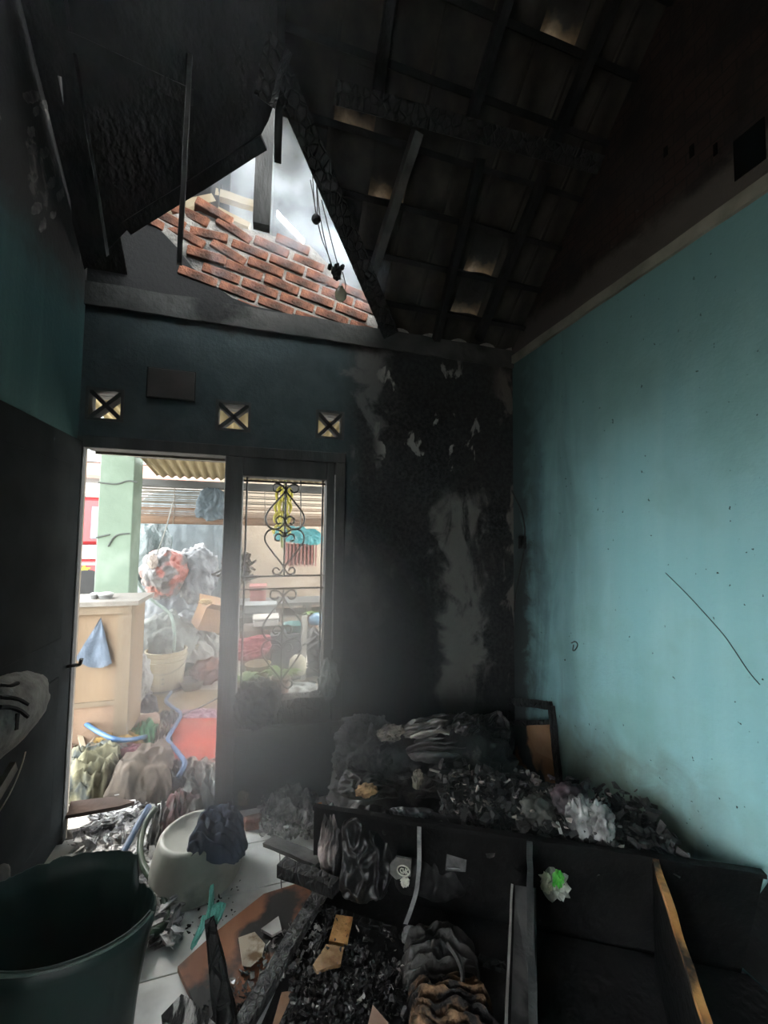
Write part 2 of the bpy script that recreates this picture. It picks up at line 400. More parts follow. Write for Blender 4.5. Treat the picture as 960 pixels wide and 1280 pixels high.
# --- left wall with the broken slit under the roof
def LW(x, y): p = PX(x, y, XL); return p
SD0, SD1 = -1.2, -.35                     # unseen opening added behind the viewer to light the right wall
sl = [LW(*q) for q in ((105, 222), (100, 205), (95, 180), (90, 140), (86, 112), (82, 88))]      # left edge, bottom to top
srt = [LW(*q) for q in ((103, 198), (98, 160), (91, 125))]
A = [(XL, SD1, -.1), (XL, sl[0].y, -.1)] + [tuple(p) for p in sl] + [(XL, sl[-1].y, 5.3), (XL, SD1, 5.3)]
B = [(XL, sl[0].y, -.1), (XL, 2.86, -.1), (XL, 2.86, 5.3), (XL, sl[-1].y, 5.3)] + [tuple(p) for p in reversed(sl[1:])][:1] + [tuple(p) for p in reversed(srt)] + [tuple(sl[0])]
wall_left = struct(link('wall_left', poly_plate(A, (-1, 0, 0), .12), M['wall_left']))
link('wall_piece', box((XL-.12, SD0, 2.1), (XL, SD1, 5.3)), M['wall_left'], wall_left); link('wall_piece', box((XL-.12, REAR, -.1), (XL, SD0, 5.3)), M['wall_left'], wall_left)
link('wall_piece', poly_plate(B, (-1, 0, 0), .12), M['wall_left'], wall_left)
# flaking plaster lumps beside the slit
rr = random.Random(5)
for k in range(26):
    q = (rr.uniform(35, 100), rr.uniform(110, 290)); q = (q[0] - max(0, (200-q[1])*.12)*0, q[1])
    if q[0] > 84+(q[1]-90)*.13: continue
    p = PX(*q, XL); s = rr.uniform(.02, .055)
    bm = blob((0, 0, 0), (.004, s*.4, s*1.2), seed=k, amp=.35, sub=2)
    for v in bm.verts: v.co = Matrix.Rotation(radians(rr.uniform(-50, -20)), 3, 'X') @ v.co + p
    link('plaster_flake', bm, bpy.data.materials.get('flaked_plaster') or mat('flaked_plaster', (.03, .029, .027), (.12, .115, .105), scale=20, rough=.9), wall_left)
link('exposed_batten', beam(LW(104, 228)+V((-.10, 0, 0)), LW(92, 150)+V((-.10, 0, 0)), .05, .04), mat('pale_raw_timber', (.30, .25, .17), (.38, .32, .22), scale=6, stretch=(1, 1, .2)), wall_left)

# --- back wall: plastered masonry around door, window and three block openings
bm = bmesh.new(); y0, y1 = BACK, BACK+.12
vent_x = ((-1.022, -.825), (-.314, -.10), (.322, .519)); VZ0, VZ1 = 2.372, 2.57
add_box(bm, (.53, y0, -.1), (XR, y1, 3.16))
add_box(bm, (XL, y0, 2.27), (.53, y1, VZ0)); add_box(bm, (XL, y0, VZ1), (.53, y1, 3.16))
xs = [XL] + [v for a in vent_x for v in a] + [.53]
for a, b in zip(xs[::2], xs[1::2]): add_box(bm, (a, y0, VZ0), (b, y1, VZ1))
add_box(bm, (-.244, y0, -.1), (.53, y1, .5)); add_box(bm, (XL, y0, -.1), (-1.046, y1, 2.27))
wall_back = struct(link('wall_back', bm, M['wall_back']))
# plastered gable part below the bare bricks (its broken top edge)
pe = [PY(*q, BACK) for q in ((150, 262), (186, 276), (205, 292), (222, 310), (240, 334), (262, 352), (290, 372), (318, 383), (345, 388), (380, 395), (425, 404), (470, 415))]
pts = [(XL, BACK, 3.16), (XL, BACK, 3.85), (pe[0].x, BACK, 3.85)] + [tuple(p) for p in pe] + [(XR, BACK, 3.2), (XR, BACK, 3.16)]
link('plaster', poly_plate(pts, (0, 1, 0), .006), M['wall_back'], wall_back)
top = [PY(*q, BACK) for q in ((150, 262), (188, 270), (232, 262), (268, 259), (300, 281), (345, 293), (388, 304), (432, 350), (470, 392))]
pts = [(XL, BACK+.006, 3.16)] + [(XL, BACK+.006, 3.8)] + [(p.x, BACK+.006, p.z-.012) for p in top] + [(1.2, BACK+.006, 3.3), (XR, BACK+.006, 3.3), (XR, BACK+.006, 3.16)]
link('mortar_bed', poly_plate(pts, (0, 1, 0), .08), M['mortar'], wall_back)
def inside(x, z, poly):
    c = False
    for (x1, z1), (x2, z2) in zip(poly, poly[1:]+poly[:1]):
        if (z1 > z) != (z2 > z) and x < (x2-x1)*(z-z1)/(z2-z1)+x1: c = not c
    return c
gpoly = [(p.x, p.z) for p in top] + [(p.x, p.z-.03) for p in reversed(pe)]
dip = radians(-12.4); e1 = V((cos(dip), 0, sin(dip))); e2 = V((-sin(dip), 0, cos(dip)))
org = PY(425, 402, BACK); bmesh_brick = []
for k in range(4):
    b_ = box((-.116, -.032, -.031), (.116, .06, .031), .005)
    for v in b_.verts: v.co += noise.noise_vector(v.co*30+V((k*9, 0, 0)))*.004
    me = bpy.data.meshes.new('brick'); b_.to_mesh(me); b_.free(); me.materials.append(M['brick']); bmesh_brick.append(me)
rb = random.Random(11)
for r in range(-3, 16):
    for c in range(-9, 3):
        cen = org + e1*((c+.5*(r % 2))*.249 - .06) + e2*(r*.0775+.02)
        if not inside(cen.x, cen.z, gpoly): continue
        o = bpy.data.objects.new('brick', rb.choice(bmesh_brick)); COL.objects.link(o)
        loose = cen.x < -.22 and cen.z > 3.50
        o.location = cen + V((0, .028+rb.uniform(-.006, .006), 0)) + (V((rb.uniform(-.02, .02), rb.uniform(-.02, .01), rb.uniform(-.01, .01))) if loose else V((0, 0, 0)))
        o.rotation_euler = (rb.uniform(-.03, .03)*(4 if loose else 1), -dip + (rb.choice((-.16, .2, .1, -.08)) if loose else rb.uniform(-.015, .015)), rb.uniform(-.03, .03)*(5 if loose else 1))
        o.parent = wall_back
# ring beam standing a little proud
struct(link('trim_2', beam((XL, BACK-.005, 3.13), (XR, BACK-.005, 3.13), .03, .14, cuts=40, rag=.008), mat('sooted_ring_beam', (.035, .036, .035), (.075, .075, .07), scale=5, rough=.9, bump=.6, c3=(.015, .015, .015), s3=2)))
# low sill wall top: burnt ledge below the window
M['ledge'] = mat('scorched_ledge', (.03, .032, .032), (.10, .095, .085), scale=8, rough=.85, bump=.5, c3=(.012, .012, .012), s3=4)
struct(link('trim_3', beam((-.20, BACK-.005, .49), (.66, BACK-.005, .47), .09, .035, cuts=16, rag=.008), M['ledge']))

# --- rear wall behind the viewer, closed
bm = bmesh.new()
add_box(bm, (XL, REAR-.12, -.1), (-.70, REAR, 3.3)); add_box(bm, (.15, REAR-.12, -.1), (XR, REAR, 3.3)); add_box(bm, (-.70, REAR-.12, -.1), (.15, REAR, 3.3))
struct(link('wall_rear', bm, M['wall_left']))

# --- ventilation blocks
def vent(i, label):
    a, b = vent_x[i]; cx, cz = (a+b)/2, (VZ0+VZ1)/2; h = (b-a)/2; hz = (VZ1-VZ0)/2; t = .016
    th = thing('ventilation_block', (cx, BACK+.06, VZ0), label, 'vent block', 'cross-pattern ventilation blocks')
    bm = bmesh.new()
    for lo, hi in (((a, 0, VZ0), (a+t, .1, VZ1)), ((b-t, 0, VZ0), (b, .1, VZ1)), ((a+t, 0, VZ0), (b-t, .1, VZ0+t)), ((a+t, 0, VZ1-t), (b-t, .1, VZ1))):
        add_box(bm, (lo[0], BACK-.006, lo[2]), (hi[0], BACK+.10, hi[2]))
    link('frame', bm, M['frame'], th)
    for s in (-1, 1):
        link('cross_bar', beam((cx-(h-t)*s, BACK+.045, cz-(hz-t)), (cx+(h-t)*s, BACK+.045, cz+(hz-t)), .07, .024, up=(-s, 0, 1)), M['frame'], th)
vent(0, 'sooted cross-pattern vent block above the open doorway, beside the left wall')
vent(1, 'sooted cross-pattern vent block above the post between doorway and window')
vent(2, 'sooted cross-pattern vent block above the right end of the barred window')

# --- door frame, window frame, door leaf
door_1 = struct(link('door_1', box((-1.048, 1.72, .03), (-1.020, 2.70, 2.24), .003), M['leaf']))
for z0_, z1_ in ((.18, .95), (1.15, 2.08)):
    link('raised_panel', box((-1.020, 1.86, z0_), (-1.015, 2.56, z1_), .004), M['leaf'], door_1)
p = PY(90, 832, 2.66)
bm = bmesh.new(); add_tube(bm, crom([p+V((-.05, 0, -.01)), p+V((.0, 0, 0)), p+V((.035, 0, .004)), p+V((.045, -.004, .035))]), .010, 8)
link('bolt_latch', bm, M['iron'], door_1)
frame = struct(link('trim_4', box((-1.048, BACK-.02, 0), (-1.012, BACK+.02, 2.27), .003), M['frame']))
link('head', box((-1.012, BACK-.03, 2.205), (.53, BACK+.10, 2.275), .004), M['frame'], frame)
link('head_edge', box((-.996, BACK+.10, 2.19), (-.244, BACK+.115, 2.225)), M['frame_pale'], frame)
link('jamb_edge', box((-1.03, BACK+.02, .0), (-1.012, BACK+.035, 2.20)), M['frame_pale'], frame)
link('post', box((-.244, BACK-.03, 0), (-.136, BACK+.10, 2.205), .004), M['frame'], frame)
window_1 = struct(link('window_1', box((.402, BACK-.02, .45), (.455, BACK+.10, 2.205), .004), M['frame']))
link('outer_jamb', box((.46, BACK-.03, .40), (.53, BACK+.06, 2.205), .004), M['frame'], window_1)
link('glint_strip', beam((.457, BACK-.032, .95), (.457, BACK-.032, 2.12), .006, .008), mat('jamb_glint', (.35, .35, .34), (.5, .5, .48), rough=.4, scale=20), window_1)  # added pale strip paints the glint running down the jamb
link('head_rail', box((-.136, BACK-.02, 2.085), (.402, BACK+.09, 2.205), .004), M['frame'], window_1)
link('bottom_rail', beam((-.136, BACK+.03, .585), (.402, BACK+.03, .575), .11, .15, cuts=18, rag=.016), M['char'], window_1)
GY = BACK+.045
link('bar', tube([(-.112, GY, .62), (-.112, GY, 2.09)], .0065), M['iron'], window_1)
link('bar', tube([(.385, GY, .62), (.385, GY, 2.09)], .0065), M['iron'], window_1)
for z in (2.062, 1.435, 1.352): link('bar', tube([(-.134, GY, z), (.402, GY, z)], .0065), M['iron'], window_1)
GX = .137
link('bar', tube([(GX, GY, 1.435), (GX, GY, 2.062)], .0065), M['iron'], window_1)
link('bar', tube([(GX, GY, .62), (GX, GY, 1.352)], .0065), M['iron'], window_1)
c1 = [(35, 60), (60, 85), (97, 70), (97, 28), (62, 14), (25, 35), (6, 75), (55, 145), (110, 215), (145, 270), (154, 320), (135, 375), (90, 402), (40, 390), (6, 345), (12, 310), (38, 292), (66, 308), (72, 335), (56, 357), (34, 350)]
c2 = [(40, 500), (68, 498), (78, 472), (62, 446), (34, 448), (10, 468), (8, 445), (30, 420), (75, 402), (122, 410), (152, 450), (155, 492), (135, 540), (70, 630), (6, 720), (20, 765), (52, 790), (86, 768), (80, 737), (55, 730), (36, 752)]
for zt, sc_ in ((2.062, .627/800), (1.352, .66/800)):
    for s in (-1, 1):
        for cc in (c1, c2):
            link('scroll', tube([(GX+s*x*.00082, GY, zt-y*sc_) for x, y in cc], .0062, 6, 4), M['iron'], window_1)

# --- roof
roof = struct(link('roof', poly_plate([(XL-.1, .6, gz(.6)+.1), (XR+.1, .6, gz(.6)+.1), (XR+.1, REAR-.3, 3.15), (XL-.1, REAR-.3, 3.15)], (0, 0, 1), .03), M['tile_soot']))
eu = V((0, -cos(ROOF_S), sin(ROOF_S))); en = V((0, -sin(ROOF_S), -cos(ROOF_S)))      # up the slope, and inwards
E0 = V((0, BACK, RZ0))
def slope(x, s, off=0): return E0 + V((x, 0, 0)) + eu*s + en*off
def tile_mesh(m):
    bm = bmesh.new(); nx = 9; W, H = .262, .315; T = []
    for zt in (0, .011):
        for iy in range(2):
            row = []
            for ix in range(nx):
                u = ix/(nx-1); prof = .016*sin(u*2*pi*1.0+.4) + (.012 if ix == nx-1 else 0)
                row.append(bm.verts.new((-W/2+W*u, iy*H, -prof+zt)))
            T.append(row)
    a, b, c, d = T
    for i in range(nx-1):
        bm.faces.new((a[i], b[i], b[i+1], a[i+1])); bm.faces.new((c[i], c[i+1], d[i+1], d[i]))
        bm.faces.new((a[i], a[i+1], c[i+1], c[i])); bm.faces.new((b[i], d[i], d[i+1], b[i+1]))
    bm.faces.new((a[0], c[0], d[0], b[0])); bm.faces.new((a[-1], b[-1], d[-1], c[-1]))
    bmesh.ops.recalc_face_normals(bm, faces=bm.faces)
    me = bpy.data.meshes.new('roof_tile'); bm.to_mesh(me); bm.free(); me.materials.append(m)
    for p in me.polygons: p.use_smooth = True
    return me
TM = tile_mesh(M['tile_soot']); TC = tile_mesh(M['tile_glint'])
glow = [PR(*q) for q in ((525, 188), (440, 100), (604, 368), (553, 405), (688, 155), (708, 15), (565, 283), (480, 210), (606, 310))]
hole = [PR(485, 410), PR(350, 90)]
rt = random.Random(2); PITCH_S = .268
for i in range(-4, 13):
    for j in range(-1, 12):
        x = -.83+i*.242+.02; s = -.12+j*PITCH_S
        cxy = slope(x, s+.13)
        # keep right of the valley rafter, or above its head
        a, b = hole; t = (cxy.y-a.y)/(b.y-a.y); xv = a.x+(b.x-a.x)*max(min(t, 1), -.3)
        if x < xv+(.04 if t < 1 else .03) and t < 1.0: continue
        if t >= 1 and x < .0: continue
        if x > XR+.1 or x < -.95: continue
        hot = min((cxy-g_).length for g_ in glow) < .135
        o = bpy.data.objects.new('roof_tile', TC if hot else TM); COL.objects.link(o)
        tilt = rt.uniform(.02, .035) + (rt.uniform(.10, .15) if hot else 0)
        Mx = Matrix(((1, 0, 0, 0), (0, eu.y, -en.y, 0), (0, eu.z, -en.z, 0), (0, 0, 0, 1)))
        o.matrix_world = Matrix.Translation(slope(x, s)+eu*.315) @ Mx @ Matrix.Rotation(-tilt, 4, 'X') @ Matrix.Rotation(rt.uniform(-.012, .012), 4, 'Z') @ Matrix.Translation((0, -.315, 0))
        o.parent = roof
# sheathing left of the opening, and above the frame
def PRq(*qs, off=0): return [PR(x, y, off) for x, y in qs]
link('sheathing_panel', poly_plate(PRq((95, 345), (128, 320), (165, 281), (240, 236), (314, 192), (336, 150), (352, 100), (360, -140), (60, -140)), -en, .025), M['soot'], roof)
link('upper_slab', poly_plate([slope(XL, 1.75, -.03), slope(XR, 1.75, -.03), slope(XR, 2.95, -.03), slope(XL, 2.95, -.03)], -en, .03), M['tile_soot'], roof)
for s0, s1 in ((-.05, .42), (.86, 2.9)): link('edge_strip', poly_plate([slope(XL-.1, s0, -.05), slope(-.84, s0, -.05), slope(-.84, s1, -.05), slope(XL-.1, s1, -.05)], -en, .02), M['soot'], roof)
link('edge_strip', poly_plate([slope(XL-.1, .42, -.05), slope(-.985, .42, -.05), slope(-.975, .86, -.05), slope(XL-.1, .86, -.05)], -en, .02), M['soot'], roof)
va, vb = PR(487, 415), PR(346, 85)
link('valley_board', poly_plate([va+V((-.01, 0, 0))-en*.05, va+V((.22, 0, 0))-en*.05, vb+V((.26, 0, 0))-en*.05, vb+V((.0, 0, 0))-en*.05], -en, .012), M['soot'], roof)
def rafter(name, q0, q1, w_, t_, off, m='soot', off2=None, **k):
    return link(name, beam(PR(*q0, off), PR(*q1, off if off2 is None else off2), w_, t_, up=-en, cuts=8, rag=.004, **k), M[m], roof)
for j in range(-1, 11):
    s = -.12+j*PITCH_S+.30
    a, b = hole; yy = slope(0, s).y; t = (yy-a.y)/(b.y-a.y); xv = a.x+(b.x-a.x)*max(min(t, 1), 0)
    if t > 1.0: xv = -.0
    link('batten', beam(slope(xv, s, .035), slope(XR, s, .035), .03, .028, up=-en, cuts=6, rag=.003), M['soot'], roof)
rafter('rafter', (522, 165), (462, 352), .05, .08, .09, 'sootgrey')
rafter('rafter', (600, 198), (545, 425), .045, .07, .085)
rafter('rafter', (682, 215), (598, 425), .045, .07, .085)
rafter('rafter', (490, -20), (470, 130), .045, .07, .085)
rafter('rafter', (640, -20), (585, 160), .045, .07, .085)
rafter('rafter', (776, -20), (690, 185), .045, .07, .085)
rafter('purlin', (420, 116), (745, 205), .085, .10, .17, 'char')
rafter('valley_rafter', (487, 415), (342, 70), .11, .12, .16, 'char')
rafter('valley_rafter', (160, 284), (330, 178), .06, .09, .06, 'soot')
rafter('edge_rafter', (128, 318), (68, -30), .055, .05, .05, 'soot')
rafter('roof_beam', (85, 50), (240, 122), .06, .07, .07, 'soot')
# king post and the boards nailed to it
kp = PR(327, 282, .03); ktop = V((kp.x, kp.y, 5.0))
a = PR(327, 284, .02); b = PR(348, -60, .30)
link('king_post', beam(a+V((0, .0, 0)), V((a.x+.02, a.y-.28, a.z+1.5)), .095, .08, up=(0, 1, 0), cuts=10, rag=.006), M['sootgrey'], roof)
link('post_board', beam(PR(347, 200, .12), PR(352, -20, .2), .035, .10, up=(0, 1, 0), cuts=6, rag=.004), M['soot'], roof)
link('split_block', beam(PR(330, 128, .30), PR(350, 52, .30), .08, .09, up=(0, 1, 0), cuts=6, rag=.012), M['char'], roof)

# --- porch roof over the gable: seen through the opening
M['porch_under'] = mat('smoky_porch_lining', (.030, .031, .033), (.07, .07, .072), scale=3, rough=.9)
RG = 5.35; PY0 = 2.0
porch_roof = struct(link('porch_roof', poly_plate([(0, PY0, RG), (0, 6.2, RG), (-2.2, 6.2, 3.3), (-2.2, PY0, 3.3)], (0, 0, 1), .02), M['porch_under']))
kk = (RG-3.3)/2.4
def on_right(x, y):                          # where the line of sight meets the right slope
    d = ray(x, y); return CAM + d*((RG-CAM.z)/(d.z+kk*d.x))
g0, g1 = on_right(346, 273), on_right(381, 299)
gx0, gx1 = sorted((g0.x, g1.x)); gy0, gy1 = sorted((g0.y, g1.y))
for X0, X1_, Y0_, Y1_ in ((0, gx0, PY0, 6.2), (gx1, 1.5, PY0, 6.2), (gx0, gx1, PY0, gy0), (gx0, gx1, gy1, 6.2)):
    link('roof_slope', poly_plate([(X0, Y0_, RG-kk*X0), (X1_, Y0_, RG-kk*X1_), (X1_, Y1_, RG-kk*X1_), (X0, Y1_, RG-kk*X0)], (0, 0, 1), .02), M['porch_under'], porch_roof)
link('cover_board', poly_plate([(-1.6, 2.96, 3.2), (-.30, 2.98, 3.2), (-.30, 2.98, 5.1), (-1.6, 2.98, 5.1)], (0, 1, 0), .02), M['porch_under'], porch_roof)
pale = bpy.data.materials['pale_raw_timber']
for a_, b_, w_ in (((196, 268), (268, 250), .055), ((270, 243), (318, 258), .05), ((272, 232), (268, 262), .05), ((268, 262), (312, 284), .04)):
    link('pale_beam', beam(PY(*a_, 2.88), PY(*b_, 2.88), w_, w_, up=(0, 1, 0), cuts=5, rag=.006), pale if w_ != .05 or a_[0] == 270 else M['sootgrey'], porch_roof)
# ================================================================== OUTSIDE THE DOORWAY
DIM = .25
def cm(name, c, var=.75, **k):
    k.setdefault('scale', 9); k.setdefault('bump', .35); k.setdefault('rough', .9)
    c = tuple(x*DIM for x in c)                       # colours darkened to offset the strong daylight out here
    if k.get('c3'): k['c3'] = tuple(x*DIM for x in k['c3'])
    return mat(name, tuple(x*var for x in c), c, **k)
def one(name, bm, m, label, cat, group=None, smooth=True):
    return tag(link(name, bm, m, smooth=smooth), label, cat, group)
# corrugated canopy, its beam
cz = lambda y: 2.62 - (y-2.95)*.085
bm = bmesh.new(); rows = []
nx = 210
for yy in (2.95, 4.2, 5.5):
    for dz in (0, .006):
        rows.append([bm.verts.new((-1.15-(yy-2.95)*.05 + 3.6*i/nx, yy, cz(yy)+.016*sin(i/nx*3.6/.095*2*pi)+dz)) for i in range(nx+1)])
for a, b in ((0, 2), (2, 4), (1, 3), (3, 5), (0, 1), (4, 5)):
    for i in range(nx): bm.faces.new((rows[a][i], rows[a][i+1], rows[b][i+1], rows[b][i]))
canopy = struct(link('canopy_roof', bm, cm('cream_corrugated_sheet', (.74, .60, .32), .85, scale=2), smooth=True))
timber_grey = cm('weathered_timber', (.20, .20, .19), .6, stretch=(.3, 1, 1))
link('front_beam', box((-1.62, 5.52, 2.28), (2.6, 5.60, 2.37)), timber_grey, canopy)
link('purlin', box((-1.2, 4.30, cz(4.3)-.075), (2.4, 4.35, cz(4.3)-.02)), timber_grey, canopy)
link('post', box((2.4, 5.5, -.02), (2.5, 5.6, 2.3)), timber_grey, canopy)
link('back_plate', box((-1.15, 2.85, 2.56), (2.4, 2.93, 2.62)), timber_grey, canopy)

# green pillar
th = thing('porch_pillar', (-1.41, 4.75, 0), 'pale green square porch pillar standing behind the wooden stand', 'pillar')
green = cm('chipped_green_paint', (.31, .41, .31), .85, scale=4, c3=(.42, .52, .42), s3=3, l3=.5, h3=.7)
link('shaft', box((-1.575, 4.6, -.02), (-1.275, 4.9, 3.9), .006), green, th)
for q in (((123, 603), (145, 605), (160, 601), (172, 603)), ((120, 672), (137, 668)), ((135, 683), (142, 672), (150, 668), (162, 667))):
    link('tied_wire', tube([PY(x, y, 4.592) for x, y in q], .008, 5), cm('dull_wire', (.16, .18, .16)), th)

# wooden stand with cloth hung on its front
th = thing('wooden_stand', (-1.2, 3.8, 0), 'tan wooden stand with panelled front just outside the door', 'stand')
tan = cm('tan_plywood', (.42, .29, .18), .8, scale=3, stretch=(1, 1, .3)); tan2 = cm('tan_softwood', (.36, .27, .18), .8, scale=5, stretch=(1, 1, .2))
a = PY(92, 900, 3.7); b = PY(166, 755, 3.7); xr_ = b.x; xl_ = PY(86, 755, 3.7).x; zt = b.z
link('front_panel', box((xl_+.02, 3.715, .38), (xr_-.09, 3.73, zt-.06)), tan, th)
link('lower_panel', box((xl_+.02, 3.715, .0), (xr_-.09, 3.73, .36)), cm('brown_plywood', (.46, .30, .2), .8), th)
link('cross_rail', box((xl_, 3.70, .355), (xr_-.08, 3.74, .39)), tan2, th)
link('stile', box((xr_-.095, 3.69, -.02), (xr_, 3.76, zt-.03)), tan2, th)
link('stile', box((xl_-.06, 3.69, -.02), (xl_+.03, 3.76, zt-.03)), tan2, th)
link('top_rail', box((xl_-.06, 3.68, zt-.07), (xr_, 3.76, zt-.005)), tan2, th)
link('top_board', box((xl_-.1, 3.66, zt-.005), (xr_+.05, 4.15, zt+.03)), cm('grey_board', (.42, .38, .33)), th)
for x in (xl_-.02, xr_-.05): link('back_leg', box((x-.03, 4.06, -.02), (x+.03, 4.12, zt-.005)), tan2, th)
link('side_panel', box((xr_-.012, 3.76, .1), (xr_, 4.06, zt-.03)), tan, th)
bm = bmesh.new(); n = 20; ap = PY(127, 771, 3.69); bl = PY(96, 822, 3.69); br = PY(141, 828, 3.69); md = PY(118, 838, 3.69); G = {}
for i in range(n+1):
    for j in range(n+1):
        u, v = i/n, j/n; bot = bl.lerp(br, u); bot.z -= .055*sin(u*pi)
        p = ap.lerp(bot, v); p.y -= .012 + .022*v*(1+sin(u*9+.5))*.5 + .012*noise.noise(V((u*4, v*4, 1)))
        G[i, j] = bm.verts.new(p)
for i in range(n):
    for j in range(n): bm.faces.new((G[i, j], G[i+1, j], G[i+1, j+1], G[i, j+1]))
bmesh.ops.remove_doubles(bm, verts=bm.verts, dist=.0008)
one('hung_cloth', bm, cm('slate_blue_cloth', (.21, .27, .36), .7, scale=14), 'slate blue cloth hung by its corner on the tan wooden stand', 'cloth')
for i, (q, r, lab) in enumerate((((132, 747), .055, 'white lidded tub on top of the wooden stand, nearest the pillar'), ((118, 750), .03, 'small cream cup on the wooden stand beside the white lidded tub'))):
    p = PY(*q, 3.85); p.z = zt+.03
    bm = lathe([(0, 0), (r*.8, 0), (r, .03), (r*1.05, .03), (r*1.05, .042), (r*.6, .05), (0, .05)], 20)
    for v in bm.verts: v.co += p
    one(('lidded_tub', 'cup')[i], bm, cm('white_plastic' if not i else 'cream_plastic', (.85, .85, .82), .93, bump=0), lab, ('tub', 'cup')[i])

# red fire engine in the street
th = thing('fire_engine', (-5.6, 10.9, 0), 'red and white fire engine parked in the street beyond the green pillar', 'truck')
red = cm('red_vehicle_paint', (.62, .03, .035), .9, rough=.35, bump=0); wht = cm('white_vehicle_paint', (.8, .8, .78), .95, rough=.4, bump=0)
link('lower_body', box((-8.8, 10.0, .45), (-2.7, 12.2, 1.12), .04), red, th)
link('white_band', box((-8.82, 9.98, 1.12), (-2.68, 12.2, 1.42), .03), wht, th)
link('cab', box((-4.6, 10.02, 1.42), (-2.75, 12.15, 2.45), .08), red, th)
link('equipment_body', box((-8.8, 10.02, 1.42), (-4.7, 12.15, 2.55), .05), red, th)
link('roof_cap', box((-8.7, 10.0, 2.45), (-2.8, 12.1, 2.75), .08), wht, th)
for x in (-4.35, -3.55): link('window', box((x, 9.995, 1.55), (x+.62, 10.03, 2.25), .02), cm('vehicle_glass', (.25, .32, .38), .8, rough=.1, bump=0), th)
for x in (-7.6, -3.6):
    bm = lathe([(0, -.14), (.42, -.14), (.5, -.08), (.5, .08), (.42, .14), (0, .14)], 24)
    for v in bm.verts: v.co = V((v.co.x, v.co.z, v.co.y)) + V((x, 10.12, .46))
    link('wheel', bm, cm('black_rubber', (.03, .03, .03), bump=0), th)
yel = cm('yellow_sticker', (.85, .7, .05), .95, bump=0)
for cx_, cz_, r in ((-3.62, .90, .13), (-3.28, .95, .09)):
    pts = [(cx_+sin(k*pi/5)*r*(1 if k % 2 == 0 else .42), 9.99, cz_+cos(k*pi/5)*r*(1 if k % 2 == 0 else .42)) for k in range(10)]
    link('star_sticker', poly_plate(pts, (0, 1, 0), .01), yel, th)
link('stripe', box((-8.7, 9.975, 1.0), (-2.75, 9.99, 1.05)), wht, th)

# house across the street
th = thing('street_house', (-6, 17, 0), 'white house with a pale red tiled roof edge across the street', 'house')
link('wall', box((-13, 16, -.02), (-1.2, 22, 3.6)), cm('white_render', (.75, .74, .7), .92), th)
link('upper_wall', box((-12, 16.6, 4.2), (-1.8, 22, 6.2)), cm('white_render_upper', (.8, .8, .78), .95), th)
link('roof_edge', poly_plate([(-13.4, 15.2, 3.45), (-.8, 15.2, 3.45), (-.8, 17.4, 4.4), (-13.4, 17.4, 4.4)], (0, 0, 1), .1), cm('faded_red_roof', (.55, .26, .2), .85), th)
for x in (-11, -8, -5.2): link('window', box((x, 16.55, 4.6), (x+1.4, 16.62, 5.6)), cm('dim_window', (.2, .24, .28)), th)
for x in (-10, -6.5): link('door_panel', box((x, 15.95, 0), (x+1, 16.02, 2.3)), cm('brown_door', (.25, .14, .08)), th)
# yard walls
wall_far = struct(link('wall_far', box((-.75, 7.4, -.1), (4.5, 7.55, 2.9)), cm('tan_render', (.60, .48, .36), .85, scale=3)))
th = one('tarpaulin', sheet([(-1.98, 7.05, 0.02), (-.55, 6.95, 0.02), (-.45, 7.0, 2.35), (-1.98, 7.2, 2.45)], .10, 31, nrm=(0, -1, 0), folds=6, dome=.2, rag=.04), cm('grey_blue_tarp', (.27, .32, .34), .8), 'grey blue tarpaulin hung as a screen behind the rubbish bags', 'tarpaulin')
# rolled bamboo blind with loose slats
th = thing('bamboo_blind', (-.2, 5.66, 1.8), 'broken bamboo blind half rolled below the canopy beam', 'blind')
bam = cm('grey_bamboo', (.36, .31, .24), .7, stretch=(.2, 1, 1), scale=14); bam2 = cm('brown_bamboo', (.40, .25, .16), .7, stretch=(.2, 1, 1), scale=14)
rs = random.Random(8)
for k in range(15):
    z = 2.28-k*.0245; x0 = -1.62+rs.uniform(-.02, .05); dz = rs.uniform(-.012, .012)
    x1 = -.55 + rs.uniform(-.25, .3) if k in (2, 5, 8, 11) else 2.0
    link('slat', beam((x0, 5.66, z+dz), (x1, 5.66, z-dz*.5), .008, .018 if k % 3 else .012), bam if k < 9 else bam2, th)
link('roll', tube([(-1.6, 5.66, 1.875), (.2, 5.66, 1.87), (2.0, 5.66, 1.88)], .055, 12), bam2, th)
for x in (-1.1, .0, 1.0): link('cord', tube([(x, 5.62, 2.3), (x+.01, 5.61, 2.0), (x, 5.60, 1.82)], .006, 5), bam, th)
one('hung_rag', sheet([PY(243, 648, 5.5), PY(284, 652, 5.5), PY(284, 612, 5.5), PY(250, 608, 5.5)], .05, 5, nrm=(0, -1, 0), folds=3, rag=.15), cm('blue_grey_rag', (.17, .22, .25)), 'blue grey rag hanging on the canopy beam beside the blind', 'rag')

